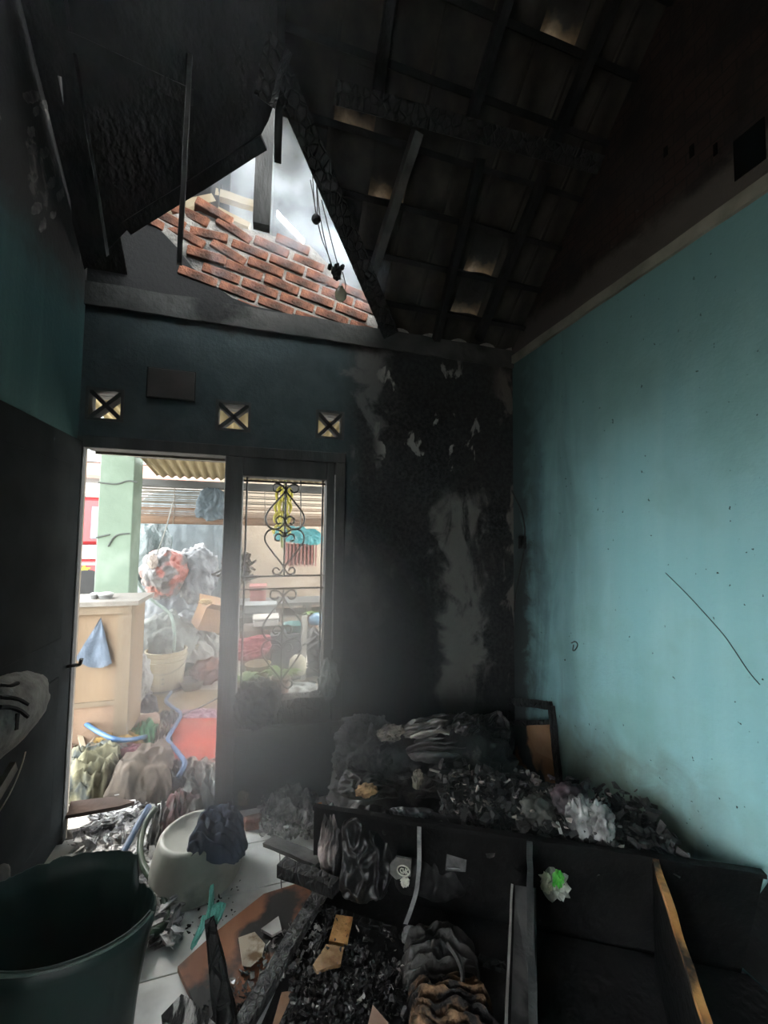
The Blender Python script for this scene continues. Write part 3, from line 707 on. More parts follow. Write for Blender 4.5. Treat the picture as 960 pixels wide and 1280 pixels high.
# rubbish bags
def bag(name, c, rad, col, seed, label, cat='bag', **k):
    kw = dict(amp=.22, freq=1.6, ridge=.11, rfreq=3.2, sub=5); kw.update({a: b for a, b in k.items() if a in ('amp', 'ridge', 'rfreq', 'freq')})
    m = cm('skin_of_'+name+str(seed), col, .7, rough=k.get('rough', .4), spec=.4, scale=12, bump=.6, c3=k.get('c3'), s3=k.get('s3', 5), l3=.47, h3=.54)
    return one(name, blob(c, rad, seed, **kw), m, label, cat)
bag('rubbish_bag', PY(205, 716, 5.6), (.24, .20, .31), (.22, .21, .21), 3, 'clear rubbish bag of red and orange scraps under the blind', c3=(.55, .10, .05), s3=5)
bag('rubbish_bag', PY(248, 718, 5.75), (.25, .20, .36), (.22, .235, .26), 4, 'silvery crumpled rubbish bag leaning right of the red scrap bag')
bag('rubbish_bag', PY(204, 775, 6.15), (.40, .22, .60), (.20, .23, .26), 5, 'dark grey rubbish bag squashed beneath the two clear bags')
bag('rubbish_bag', PY(240, 790, 5.5), (.26, .22, .26), (.33, .36, .39), 6, 'small grey plastic bag behind the cardboard box')
bag('rubbish_bag', PY(180, 700, 6.3), (.32, .25, .6), (.13, .19, .19), 7, 'dark green sack standing at the back beside the pillar')
bag('grain_sack', PY(197, 800, 5.05)+V((.06, .16, -.1)), (.30, .25, .38), (.40, .43, .40), 8, 'pale grey woven sack, large and bulging, behind the front bucket', 'sack', rough=.8)
bag('grain_sack', PY(170, 849, 4.38), (.13, .13, .23), (.58, .56, .54), 9, 'small off white sack beside the right stile of the wooden stand', 'sack', rough=.8)
one('pale_hose', tube([PY(166, 672, 5.3), PY(164, 700, 5.2), PY(172, 728, 5.1), PY(190, 750, 5.0), PY(212, 767, 4.85), PY(218, 790, 4.75), PY(217, 815, 4.8)], .016, 8), cm('pale_green_hose', (.48, .60, .53), bump=0), 'pale green hose looping down from the pillar over the grey sack', 'hose')
th = thing('hanging_bundle', PY(193, 700, 5.4), 'small white bundle hanging on a pale string below the blind', 'bundle')
link('string', tube([PY(216, 628, 5.5), PY(208, 658, 5.45), PY(197, 690, 5.4)], .009, 5), cm('pale_string', (.6, .6, .55)), th)
link('pouch', blob(PY(191, 702, 5.4), (.055, .05, .09), 4, amp=.3, sub=3), cm('white_pouch', (.8, .68, .6), .8), th)
# cardboard box
th = thing('cardboard_box', PY(260, 790, 5.2), 'orange brown cardboard carton tipped over behind the white sheet', 'box')
card = cm('orange_cardboard', (.60, .33, .15), .85); c = PY(263, 772, 5.25)
Mr = Matrix.Rotation(radians(20), 3, 'Y') @ Matrix.Rotation(radians(28), 3, 'Z')
bm = box((-.15, -.12, -.13), (.15, .12, .13))
for v in bm.verts: v.co = Mr @ v.co + c
link('body', bm, card, th)
for s in (-1, 1):
    bm = box((-.15, -.005, -.0), (.15, .005, .12))
    for v in bm.verts: v.co = Mr @ (Matrix.Rotation(radians(50*s), 3, 'X') @ v.co + V((0, -.115*s, .13))) + c
    link('flap', bm, card, th)
bag('yellow_wrapper', PY(257, 752, 5.15), (.07, .04, .035), (.75, .48, .08), 12, 'yellow wrapper lying on the bags above the cardboard carton', 'wrapper')
one('white_sheet', sheet([PY(222, 822, 5.1), PY(276, 845, 5.0), PY(280, 800, 5.4), PY(222, 790, 5.5)], .16, 6, folds=4, fdir=.5, rag=.2), cm('white_cotton', (.80, .78, .72), .85), 'white sheet thrown over the heap behind the buckets', 'sheet')
one('red_cloth_bundle', blob(PY(262, 838, 5.0), (.18, .15, .12), 9, amp=.35, ridge=.15), cm('red_brown_bundle', (.48, .16, .11), .5, c3=(.6, .3, .2), s3=6), 'red brown cloth bundle lying right of the bowl', 'cloth')
# buckets and bowl
def bucket(p, r, h, label, tilt=0):
    th = thing('paint_bucket', p, label, 'bucket', 'cream plastic buckets outside the door')
    m = bpy.data.materials.get('cream_bucket') or cm('cream_bucket', (.74, .62, .40), .9, rough=.5, bump=.1, scale=3)
    prof = [(0, 0), (r*.84, 0), (r*.86, .012), (r*.97, h*.72), (r*1.03, h*.72), (r*1.03, h*.77), (r*.98, h*.78), (r*.99, h*.84), (r*1.06, h*.84), (r*1.06, h*.88), (r, h*.89), (r*1.02, h*.97), (r*1.06, h), (r*.96, h), (r*.93, h*.8), (r*.82, .02), (0, .02)]
    bm = lathe(prof, 32)
    for v in bm.verts: v.co = v.co + p
    link('body', bm, m, th, smooth=False)
    hp = [p + V((cos(a_)*r*1.07, -.02-.9*r*abs(sin(a_)), h*.8-h*.28*sin(a_))) for a_ in [pi*k/8 for k in range(9)]]
    link('handle', tube(hp, .004, 5, 3), cm('bucket_wire', (.4, .4, .38)) if 'bucket_wire' not in bpy.data.materials else bpy.data.materials['bucket_wire'], th)
    bm = lathe([(r*.865, .03), (r*.885, .03), (r*.89, .05), (r*.87, .05)], 32)
    for v in bm.verts: v.co = v.co + p
    link('base_band', bm, bpy.data.materials.get('grey_band') or cm('grey_band', (.30, .30, .33)), th)
    return th
pb = PZ(206, 863, 0)
bk = bucket(pb, .20, .44, 'cream plastic bucket standing in front, nearest the wooden stand')
for k in range(7):
    a_ = radians(-120+k % 2*34); rr_ = .20*.93
    link('printed_mark', box(pb+V((cos(a_)*rr_-.012, sin(a_)*rr_-.003, .10+k*.024)), pb+V((cos(a_)*rr_+.012, sin(a_)*rr_+.003, .115+k*.024))), bpy.data.materials['grey_band'], bk)
bucket(PZ(234, 846, 0), .21, .42, 'cream plastic bucket behind the front bucket, beside the white sheet')
p = PZ(240, 862, 0); bm = lathe([(0, 0), (.08, 0), (.135, .11), (.14, .115), (.125, .11), (.07, .015), (0, .015)], 28)
for v in bm.verts: v.co += p
one('bowl', bm, cm('cream_bowl', (.66, .62, .46), .9, bump=0, rough=.5), 'small cream bowl on the ground right of the buckets', 'bowl')
# mats and step
one('straw_mat', sheet([PZ(172, 893), PZ(274, 893), PZ(290, 862), PZ(165, 862)], .012, 3, folds=0, famp=0, rag=.05, crump=.5), cm('yellow_straw', (.68, .48, .20), .7, scale=30, c3=(.75, .62, .40), s3=4), 'yellow straw mat spread on the ground before the buckets', 'mat')
one('pink_mat', sheet([PZ(218, 906), PZ(275, 902), PZ(275, 886), PZ(220, 892)], .05, 4, folds=2, rag=.1), cm('pink_fleece', (.70, .38, .55), .85, scale=20), 'pink fluffy mat beyond the red step', 'mat')
a, b, c_, d = [PZ(*q) for q in ((206, 968), (285, 968), (283, 904), (214, 906))]
tag(link('red_step', poly_plate([a, b, c_, d], (0, 0, 1), .05), cm('red_floor_paint', (.95, .07, .02), .7, scale=7, c3=(.9, .35, .2), s3=5, l3=.6, h3=.7, rough=.6)), 'low red painted cement step outside the doorway', 'step')
# hoses outside
blue = cm('blue_hose_plastic', (.12, .30, .62), .85, bump=0, rough=.4)
one('water_hose', tube([PZ(76, 876, .25), PZ(108, 905, .22), PZ(138, 922, .2), PZ(160, 925, .15), PZ(186, 920, .06)], .017, 8), blue, 'blue hose crossing in front of the wooden stand', 'hose')
one('water_hose', tube([PZ(226, 848, .02), PZ(212, 868, .03), PZ(207, 876, .03), PZ(216, 884, .03), PZ(226, 893, .05), PZ(216, 912, .1), PZ(210, 925, .13), PZ(222, 940, .16), PZ(231, 955, .16), PZ(222, 972, .12)], .016, 8), blue, 'blue hose winding from the bowl past the pink mat to the door', 'hose')
one('thin_cable', tube([PZ(226, 894, .05), PZ(250, 884, .04), PZ(280, 868, .05)], .009, 6), cm('grey_cable', (.22, .27, .33)), 'thin grey cable leaving the blue hose towards the post', 'cable')
def clump(name, q, z, rad, col, seed, label, cat, **k):
    kw = dict(amp=.3, freq=2, ridge=.16, rfreq=3, sub=4); kw.update(k)
    m = cm(name+'_fabric'+str(seed), col, .5, scale=10)
    return one(name, blob(PZ(*q, z), rad, seed, **kw), m, label, cat)
def floor_cloth(name, qs, h, col, seed, label, cat='cloth', z=0, **k):
    kw = dict(folds=5, rag=.16); kw.update({a: b for a, b in k.items() if a in ('folds', 'fdir', 'rag', 'famp', 'crump', 'dome', 'n')})
    m = cm(name+'_fabric'+str(seed), col, k.get('var', .55), scale=k.get('scale', 10), c3=k.get('c3'), s3=k.get('s3', 5), l3=k.get('l3', .5), h3=.62)
    zz = z if isinstance(z, (list, tuple)) else (z,)*4
    return one(name, sheet([PZ(x, y, zc) for (x, y), zc in zip(qs, zz)], h, seed, **kw), m, label, cat)
floor_cloth('dark_pouch', ((166, 892), (203, 892), (190, 874), (168, 874)), .12, (.17, .16, .21), 13, 'dark flattened pouch lying on the straw mat by the stand', 'pouch', folds=2)
p = PZ(178, 906, .05); bm = box((-.13, -.09, -.06), (.13, .09, .06), .025)
for v in bm.verts: v.co = Matrix.Rotation(.25, 3, 'Z') @ v.co + p
one('foam_block', bm, cm('peach_foam', (.72, .44, .33), .85), 'peach coloured foam block in front of the dark pouch', 'foam block')
floor_cloth('black_rag', ((188, 915), (226, 912), (226, 896), (190, 897)), .09, (.06, .06, .07), 14, 'black rag bunched between foam block and pink mat', 'rag')
floor_cloth('green_cloth', ((152, 940), (196, 935), (202, 905), (165, 918)), .12, (.07, .42, .17), 15, 'bright green cloth lying before the peach foam block')
floor_cloth('orange_cloth', ((108, 950), (178, 956), (182, 928), (112, 930)), .12, (.66, .40, .10), 16, 'orange yellow cloth heaped left of the green cloth', fdir=1.3)
floor_cloth('flowered_cloth', ((190, 938), (216, 945), (214, 915), (196, 918)), .13, (.40, .33, .26), 17, 'small brown patterned cloth between green cloth and hose', c3=(.10, .07, .06), s3=14)
floor_cloth('plum_cloth', ((118, 965), (182, 962), (186, 942), (128, 944)), .12, (.36, .12, .17), 18, 'plum red cloth below the orange yellow cloth', fdir=1.4)
floor_cloth('red_cloth', ((76, 960), (95, 955), (92, 938), (78, 938)), .10, (.50, .12, .12), 19, 'small red cloth peeping out beside the left jamb')
# sticks beside the stand
for k, (q0, q1, lab) in enumerate((((88, 880), (104, 935), 'pale split stick leaning beside the left jamb, longest of two'), ((150, 872), (132, 912), 'thin brown stick lying at the foot of the stand'))):
    one('loose_stick', beam(PZ(*q1, .08), PZ(*q0, .30), .03 if not k else .014, .02, cuts=4, rag=.004), tan2 if k else cm('pale_stick', (.72, .58, .40)), lab, 'stick', smooth=False)
tag(link('straw_litter', shards(150, lambda r: PZ(r.uniform(90, 165), r.uniform(895, 935), r.uniform(.02, .12)), .05, 4, .5, .05), tan2), 'straw and wood litter at the foot of the wooden stand', kind='stuff')

# ------------------------------------------------------------------ seen through the barred window
th = thing('banana_bunch', PY(355, 645, 4.6), 'yellow green banana bunch hanging outside the barred window', 'bananas')
stem = cm('banana_stem', (.30, .32, .10)); ban = cm('banana_skin', (.66, .58, .07), .8, bump=0, scale=6)
link('stalk', tube([PY(357, 588, 4.6), PY(356, 620, 4.6), PY(352, 660, 4.6), PY(353, 685, 4.6)], .016, 6), stem, th)
rb2 = random.Random(4)
for tier, y in enumerate((617, 633, 648, 664)):
    for k in range(7-tier):
        a_ = k/(7-tier)*2*pi+tier; c = PY(355-tier, y-8, 4.6); d = V((cos(a_), sin(a_), 0)); L_ = .17-.02*tier
        pts = [c, c+d*.05+V((0, 0, -.01)), c+d*.085+V((0, 0, -.07)), c+d*.075+V((0, 0, -L_))]
        link('banana', tube(pts, lambda t: .019*(1-.75*abs(t*2-1)**3), 6, 4), ban, th)
th = thing('bird_cage', PY(372, 690, 5.42), 'red barred cage with a turquoise cover hanging by the tan wall', 'cage')
p0 = PY(357, 706, 5.42); p1 = PY(394, 680, 5.42)
link('cover', sheet([PY(342, 676, 5.30), PY(404, 684, 5.30), PY(404, 664, 5.58), PY(338, 661, 5.58)], .08, 8, folds=3, rag=.1), cm('turquoise_cover', (.10, .50, .54), .85), th)
link('body', box((p0.x+.02, 5.36, p0.z), (p1.x-.02, 5.56, p1.z)), cm('dusty_red', (.42, .20, .16)), th)
for k in range(9):
    x = p0.x+(p1.x-p0.x)*k/8
    link('bar', box((x-.01, 5.335, p0.z-.02), (x+.01, 5.35, p1.z+.02)), cm('red_bar', (.55, .20, .17)) if k == 0 else bpy.data.materials['red_bar'], th)
link('hanger', tube([PY(375, 662, 5.42), PY(376, 640, 5.42), PY(376, 597, 5.42)], .008, 5), timber_grey, th)
# bench by the tan wall
th = thing('work_bench', (.6, 6.6, 0), 'long grey plank bench along the tan yard wall', 'bench')
zb = PY(340, 752, 6.5).z
for k in range(3): link('top_plank', box((-.6, 6.3+k*.21, zb-.04), (1.9, 6.5+k*.21, zb)), timber_grey, th)
for x in (-.5, .7, 1.8):
    for y in (6.35, 6.85): link('leg', box((x-.04, y-.04, -.02), (x+.04, y+.04, zb-.04)), timber_grey, th)
link('shelf', box((-.55, 6.3, .45), (1.85, 6.9, .48)), timber_grey, th)
def on(q, Y, z): p = PY(*q, Y); p.z = z; return p
def simple_box(name, q0, q1, Y, dep, col, label, cat='box', base=None):
    a, b = PY(*q0, Y), PY(*q1, Y); x0, x1 = sorted((a.x, b.x)); z0, z1 = sorted((a.z, b.z))
    if base is not None: z0 = base
    th = thing(name, ((x0+x1)/2, Y+dep/2, z0), label, cat); m = cm(name+label[:6], col, .85)
    link('body', box((x0, Y, z0), (x1, Y+dep, z1-(z1-z0)*.25), .008), m, th)
    link('lid', box((x0-.01, Y-.01, z1-(z1-z0)*.25), (x1+.01, Y+dep+.01, z1), .008), m, th); return th
simple_box('storage_box', (312, 745), (333, 732), 6.35, .3, (.55, .22, .2), 'dusty red box at the left end of the plank bench', base=zb)
simple_box('storage_box', (316, 784), (348, 772), 5.4, .3, (.78, .74, .68), 'white flat box on the pile behind the red cloth')
simple_box('wooden_crate', (300, 840), (352, 786), 5.38, .42, (.30, .24, .18), 'brown crate under the white flat box behind the bars', 'crate', base=-.02)
simple_box('wooden_crate', (298, 840), (350, 769.5), 5.85, .38, (.22, .20, .19), 'dark tall crate under the grey crate at the back', 'crate', base=-.02)
simple_box('storage_box', (305, 768), (345, 755), 5.9, .3, (.40, .42, .42), 'grey crate behind the white flat box')
th = simple_box('storage_crate', (338, 838), (380, 792), 5.2, .4, (.26, .29, .33), 'slate grey crate standing right of the red cloth', 'crate')
p = on((368, 786), 5.3, PY(368, 789, 5.3).z); bm = lathe([(0, 0), (.1, 0), (.15, .10), (.16, .10), (.14, .09), (.09, .01), (0, .01)], 24)
for v in bm.verts: v.co += p
one('wash_basin', bm, cm('teal_basin', (.12, .38, .38), .85, bump=0), 'teal basin standing on the slate grey crate', 'basin')
p = PY(396, 775, 5.6); bm = blob(p, (.11, .13, .10), 3, amp=.02, freq=1, sub=3, flat=.05)
one('helmet', bm, cm('blue_helmet', (.22, .42, .62), .9, bump=0, rough=.3), 'pale blue round helmet near the right window bar', 'helmet')
one('red_banner', sheet([PY(293, 830, 4.9), PY(338, 818, 4.9), PY(340, 791, 5.05), PY(290, 800, 5.05)], .07, 21, nrm=(0, -.8, .6), folds=3, fdir=1.5, rag=.08), cm('red_fabric', (.62, .08, .11), .8), 'red cloth stretched between the bars and the slate crate', 'cloth')
one('grey_sheet', sheet([PZ(292, 895), PZ(425, 900), PZ(415, 858), PZ(300, 855)], .10, 22, folds=4, rag=.1), cm('pale_grey_sheet', (.55, .58, .56), .8, c3=(.35, .45, .43), s3=3), 'pale grey plastic sheet spread on the ground below the window', 'sheet')
one('timber_pile', shards(14, lambda r: PY(r.uniform(385, 408), r.uniform(798, 850), 4.9), .22, 6, .8, .05), cm('grey_scrap', (.33, .33, .34)), 'leaning pile of grey scrap boards by the right window bar', 'scrap') ['kind'] = 'stuff'
one('white_post', box(PY(378, 850, 4.8)+V((-.02, 0, 0)), PY(382, 770, 4.8)+V((.02, .04, 0))), cm('white_stake', (.7, .68, .62)), 'thin white stake standing behind the barred window', 'stake', smooth=False)
one('cream_jar', lathe([(0, 0), (.08, 0), (.10, .06), (.09, .16), (.05, .2), (0, .2)], 20), cm('cream_jar', (.68, .64, .50), .9, bump=0), 'cream jar standing left of the white stake', 'jar').location = on((372, 838), 4.7, PY(372, 842, 4.7).z)
one('straw_basket', lathe([(0, 0), (.10, 0), (.13, .16), (.14, .16), (.12, .15), (.09, .01), (0, .01)], 20), cm('straw_basket', (.52, .38, .18), .7, scale=40), 'round straw basket behind the plants left of centre', 'basket').location = on((322, 845), 4.6, PY(322, 848, 4.6).z)
def plant(q, Y, n, s, seed, label):
    p = PY(*q, Y); th = thing('potted_plant', p, label, 'plant'); r = random.Random(seed)
    mleaf = bpy.data.materials.get('plant_leaf') or cm('plant_leaf', (.28, .46, .10), .6, bump=0)
    for k in range(n):
        a_ = r.uniform(0, 6.28); L_ = s*r.uniform(.6, 1.1); d = V((cos(a_), sin(a_), 0)); sd = V((-sin(a_), cos(a_), 0)); bm = bmesh.new(); prev = None
        for t in range(5):
            u = t/4; c = p + d*L_*u*.8 + V((0, 0, L_*(.7*u-.55*u*u)+.02)); w_ = s*.16*sin(pi*min(.97, u*.9+.08))
            cur = (bm.verts.new(c-sd*w_), bm.verts.new(c+V((0, 0, -.01))), bm.verts.new(c+sd*w_))
            if prev:
                bm.faces.new((prev[0], cur[0], cur[1], prev[1])); bm.faces.new((prev[1], cur[1], cur[2], prev[2]))
            prev = cur
        link('leaf', bm, mleaf, th)
    bm = lathe([(0, -.16), (.07, -.16), (.10, 0), (.085, 0), (0, -.02)], 16)
    for v in bm.verts: v.co += p
    link('pot', bm, bpy.data.materials.get('plant_pot') or cm('plant_pot', (.4, .2, .13)), th)
plant((306, 855), 4.0, 16, .22, 1, 'leafy green plant at the left foot of the window bars')
plant((352, 846), 4.3, 22, .25, 2, 'bright green plant behind the middle of the window bars')
plant((392, 770), 6.2, 12, .22, 3, 'small green plant near the blue helmet')
# dried wreath hung on the outer side of the post
bm = bmesh.new(); r = random.Random(9); wc = PY(294, 713, 2.9); wc.y = 2.90
for k in range(150):
    a_ = r.uniform(0, 6.28); R_ = r.uniform(.03, .115); p = wc + V((cos(a_)*R_, r.uniform(-.03, .02), sin(a_)*R_*1.05))
    add_beam(bm, p, p+V((r.gauss(0, .025), r.gauss(0, .012), r.gauss(0, .025)+.001)), .018, .012)
one('dried_wreath', bm, cm('dried_leaves', (.26, .20, .10), .5), 'brown dried wreath hung on the outer side of the post', 'wreath', smooth=False)
# ================================================================== INSIDE THE ROOM
M['burnt_cloth'] = mat('burnt_glossy_cloth', (.004, .004, .004), (.018, .0175, .0175), rough=.36, spec=.6, scale=7, bump=.5, bscale=22)
M['burnt_cloth2'] = mat('burnt_matt_cloth', (.006, .006, .006), (.025, .023, .022), rough=.5, spec=.5, scale=8, bump=.7, bscale=26, c3=(.10, .085, .08), s3=7, l3=.58, h3=.66)
M['ash'] = mat('grey_ash', (.06, .06, .058), (.42, .41, .39), rough=.95, scale=26, bump=.9, bscale=60)
M['wet_ash'] = mat('wet_charred_paper', (.05, .05, .053), (.60, .59, .59), rough=.4, spec=.5, scale=13, bump=.6, bscale=40, lo=.34, hi=.56)
M['glint'] = mat('burnt_glass', (.03, .03, .03), (.35, .34, .32), rough=.15, spec=.9, scale=9, bump=.3)
M['raw_edge'] = mat('scorched_orange_wood', (.42, .17, .05), (.60, .30, .10), rough=.7, scale=10, bump=.4, stretch=(1, 1, .3), c3=(.03, .02, .015), s3=6, l3=.52, h3=.66)
M['carcass'] = mat('burnt_wardrobe_board', (.003, .003, .003), (.008, .0078, .0078), rough=.7, spec=.12, scale=5, bump=.5, bscale=25)

# ------------------------------------------------ fallen wardrobe
RZ = .45
A0 = V((.275, 2.04, 0)); A1 = V((.258, 1.935, RZ)); B1 = V((1.845, 1.10, RZ)); B0 = V((1.86, 1.20, 0))
nrm_in = V((-.47, -.88, 0)).normalized()
th = thing('fallen_wardrobe', (1.0, 1.3, 0), 'big charred wardrobe lying open on its back across the right half of the floor', 'wardrobe')
link('side_panel', poly_plate([A0, B0, B1, A1], -nrm_in, .022), M['carcass'], th)
link('rim_edge', beam(A1+V((0, 0, .006)), B1+V((0, 0, .006)), .03, .016, cuts=24, rag=.004), M['carcass'], th)
link('back_panel', poly_plate([(.31, 2.02, .012), (1.85, 1.17, .012), (1.85, .10, .012), (1.2, .05, .012), (-.20, 1.10, .012)], (0, 0, 1), .016), mat('burnt_back_panel', (.004, .004, .004), (.014, .0137, .0132), rough=.65, spec=.25, scale=4, bump=.5, bscale=30), th)
def divider(q0, q1, mtop, name='divider', rag=.006):
    a, b = PZ(*q0, RZ), PZ(*q1, RZ); b = a+(b-a)*1.12
    d = (b-a); s = V((d.y, -d.x, 0)).normalized()
    o = link(name, poly_plate([(a.x, a.y, .028), (b.x, b.y, .028), (b.x, b.y, RZ-.012), (a.x, a.y, RZ-.012)], s, .016), M['carcass'], th)
    e = link('split_edge', beam(a+s*.008, b+s*.008, .022, .022, cuts=20, rag=rag), mtop, th)
    return a, b
divider((664, 1045), (671, 1290), M['frame'])
d2 = divider((821, 1074), (893, 1290), M['raw_edge'], rag=.008)
link('scorched_face', poly_plate([V((d2[0].x-.001, d2[0].y-.004, RZ-.05)), V((d2[1].x-.001, d2[1].y-.004, RZ-.13)), V((d2[1].x-.001, d2[1].y-.004, RZ-.012)), V((d2[0].x-.001, d2[0].y-.004, RZ-.012))], (-.8, .6, 0), .004), M['raw_edge'], th)
link('end_panel', poly_plate([(1.876, 1.27, .028), (1.876, .05, .028), (1.876, .05, .44), (1.876, 1.09, .44)], (-1, 0, 0), .018), M['carcass'], th)
# low left rail, crackled
ra = PZ(403, 1112, .05); rb_ = PZ(296, 1296, .05)
link('rail', beam(ra, rb_, .055, .05, cuts=30, rag=.004), mat('alligator_char', (.018, .018, .018), (.16, .16, .155), rough=.55, scale=30, bump=1, bscale=60, voro=1, vscale=45, spec=.5), th)
rc = PZ(418, 1137, .04); rd = PZ(350, 1290, .04)
link('rail', beam(rc, rd, .016, .03, cuts=20, rag=.003), M['char'], th)
link('corner_post', beam(PZ(396, 1100, .0)+V((0, 0, .02)), PZ(399, 1008, .42), .03, .045, up=(0, 1, 0), cuts=10, rag=.006), M['raw_edge'], th)
link('cross_rail', beam(PZ(404, 1136, .035), PZ(645, 1215, .035), .03, .02, cuts=20, rag=.003), M['char'], th)
# loose pieces over it
def plank(name, p, q, wd, t, m, label, cat='plank', up=(0, 0, 1), cuts=14, rag=.004, **k):
    return tag(link(name, beam(p, q, wd, t, up=V(up), cuts=cuts, rag=rag, **k), m), label, cat)
plank('charred_bar', PZ(352, 1083, .17), PZ(420, 1110, .20), .055, .05, M['char'], 'thick charred bar jutting left from the wardrobe corner', 'bar', rag=.006, cuts=8)
plank('burnt_plank', PZ(336, 1051, .12), PZ(402, 1078, .20), .07, .018, M['sootgrey'], 'thin grey burnt plank jutting left above the thick charred bar')
th2 = thing('loose_shelf_board', PZ(650, 1200, .03), 'pale grey shelf board propped against the first wardrobe divider', 'board')
sa, sb = PZ(641, 1106, .40), PZ(634, 1292, .40); sa2, sb2 = PZ(670, 1110, .40), PZ(672, 1292, .38)
ashb = mat('ashen_board', (.05, .05, .05), (.13, .125, .12), rough=.7, scale=6, bump=.4, c3=(.015, .015, .015), s3=4)
link('face', poly_plate([sa, sa2, sb2, sb], (0, 0, -1), .014), ashb, th2)
link('left_edge', beam(sa+V((-.004, 0, -.02)), sb+V((-.004, 0, -.02)), .008, .05, cuts=10, rag=.002), mat('pale_edge', (.16, .15, .14), (.26, .25, .23), scale=12), th2)
link('front_skirt', poly_plate([sa, sb, V((sb.x, sb.y, .05)), V((sa.x, sa.y, .05))], (1, 0, 0), .01), M['carcass'], th2)
# red-brown door board on the floor
q = [PZ(*p, .03) for p in ((222, 1208), (268, 1166), (330, 1117), (372, 1104), (398, 1110), (290, 1296), (262, 1296))]
redb = mat('red_brown_veneer', (.20, .075, .035), (.34, .14, .07), rough=.5, scale=5, bump=.2, stretch=(1, .15, 1), c3=(.025, .022, .02), s3=4.2, l3=.45, h3=.55)
tag(link('door_board', poly_plate(q, (0, 0, -1), .02), redb), 'red brown veneered board on the white tiles, charred along its right edge', 'board')
tag(link('glass_splinters', shards(420, lambda r: (lambda t, s: PZ(250+t*140+s, 1262-t*135+s*.4, .032+r.random()*.012))(r.random(), r.uniform(0, 45)), .011, 12, .5, .12), M['glint']), 'glass splinters and ash strewn over the red brown board', kind='stuff')
pg = [PZ(*p, .055) for p in ((298, 1172), (318, 1165), (331, 1180), (327, 1196), (313, 1209), (303, 1208))]
tag(link('curled_veneer', poly_plate(pg, (.1, 0, .05), .012), mat('pale_veneer', (.46, .38, .29), (.62, .54, .44), rough=.3, scale=8, c3=(.2, .12, .06), s3=9)), 'curled pale sheet of veneer lying on the red brown board', 'veneer')
pg = [PZ(*p, .04) for p in ((326, 1164), (348, 1148), (352, 1165), (340, 1172))]
tag(link('melted_sheet', poly_plate(pg, (0, 0, 1), .01), mat('melted_plastic', (.25, .24, .22), (.45, .43, .4), rough=.25, scale=10)), 'grey melted plastic sheet scrap higher up the red brown board', 'scrap')
# board scraps inside the left bay
pg = [PZ(*p, .06) for p in ((420, 1143), (441, 1146), (434, 1180), (411, 1176))]
tag(link('board_scrap', poly_plate(pg, (0, 0, -1), .012), mat('orange_chipboard', (.50, .22, .07), (.66, .36, .14), rough=.7, scale=22, bump=.4, c3=(.22, .08, .03), s3=9)), 'bright orange square of unburnt chipboard in the left wardrobe bay', 'scrap')
pg = [PZ(*p, .075) for p in ((408, 1180), (430, 1184), (426, 1205), (412, 1208), (396, 1214), (391, 1206))]
tag(link('board_scrap', poly_plate(pg, (0, 0, -1), .012), mat('brown_veneer_scrap', (.22, .12, .06), (.38, .24, .13), rough=.25, scale=14, bump=.4, spec=.7)), 'brown glossy curled scrap just below the orange chipboard', 'scrap')
pg = [PZ(*p, .10) for p in ((466, 1256), (485, 1278), (490, 1300), (455, 1300))]
tag(link('board_scrap', poly_plate(pg, (0, 0, -1), .012), mat('pinkish_board', (.30, .19, .14), (.42, .28, .21), rough=.7, scale=12)), 'pinkish pointed board tip at the bottom edge beside the charred bundle', 'scrap')
pg = [PZ(*p, .05) for p in ((352, 1240), (370, 1238), (352, 1284), (338, 1290))]
tag(link('board_scrap', poly_plate(pg, (0, 0, -1), .012), mat('dull_brown_board', (.15, .08, .05), (.26, .14, .08), rough=.6, scale=12)), 'dull brown strip between the two burnt rails', 'scrap')
tag(link('charcoal_rubble', shards(1700, lambda r: PZ(min(max(r.gauss(430, 34), 365), 505), min(max(r.gauss(1240, 28), 1175), 1300), .035+abs(r.gauss(0, .018))), .0095, 22, 1, .5), M['burnt_cloth2']), 'charcoal lumps and shiny splinters filling the left bay', kind='stuff')
tag(link('bright_splinters', shards(130, lambda r: PZ(r.uniform(360, 520), r.uniform(1150, 1290), .06+abs(r.gauss(0, .03))), .007, 23, 1, .2), M['glint']), 'bright glass splinters in the left bay', kind='stuff')
# charred cloth bundles in the bay
cb = mat('charred_bundle_cloth', (.015, .014, .013), (.08, .075, .07), rough=.55, spec=.5, scale=8, bump=.7, bscale=28)
tag(link('charred_bundle', sheet([PZ(500, 1245, .03), PZ(600, 1245, .03), PZ(585, 1172, .03), PZ(505, 1172, .03)], .10, 41, folds=6, fdir=1.5, rag=.2, crump=.3, n=80), cb, smooth=True), 'grey charred cloth bundle in the left bay of the wardrobe', 'cloth')
tag(link('charred_bundle', sheet([PZ(500, 1320, .03), PZ(640, 1330, .03), PZ(608, 1240, .03), PZ(508, 1246, .03)], .10, 42, folds=8, fdir=1.35, rag=.18, crump=.25, famp=.5, n=80), mat('scorched_tan_cloth', (.006, .005, .005), (.24, .14, .075), rough=.6, scale=16, bump=.8, bscale=40, lo=.47, hi=.70), smooth=True), 'tan scorched cloth bundle at the bottom edge below the grey one', 'cloth')
tag(link('curled_strap', tube([PZ(560, 1180, .16), PZ(570, 1195, .17), PZ(578, 1215, .16), PZ(578, 1236, .14)], .009, 6), M['burnt_cloth2']), 'curled charred strap along the right of the grey bundle', 'strap')
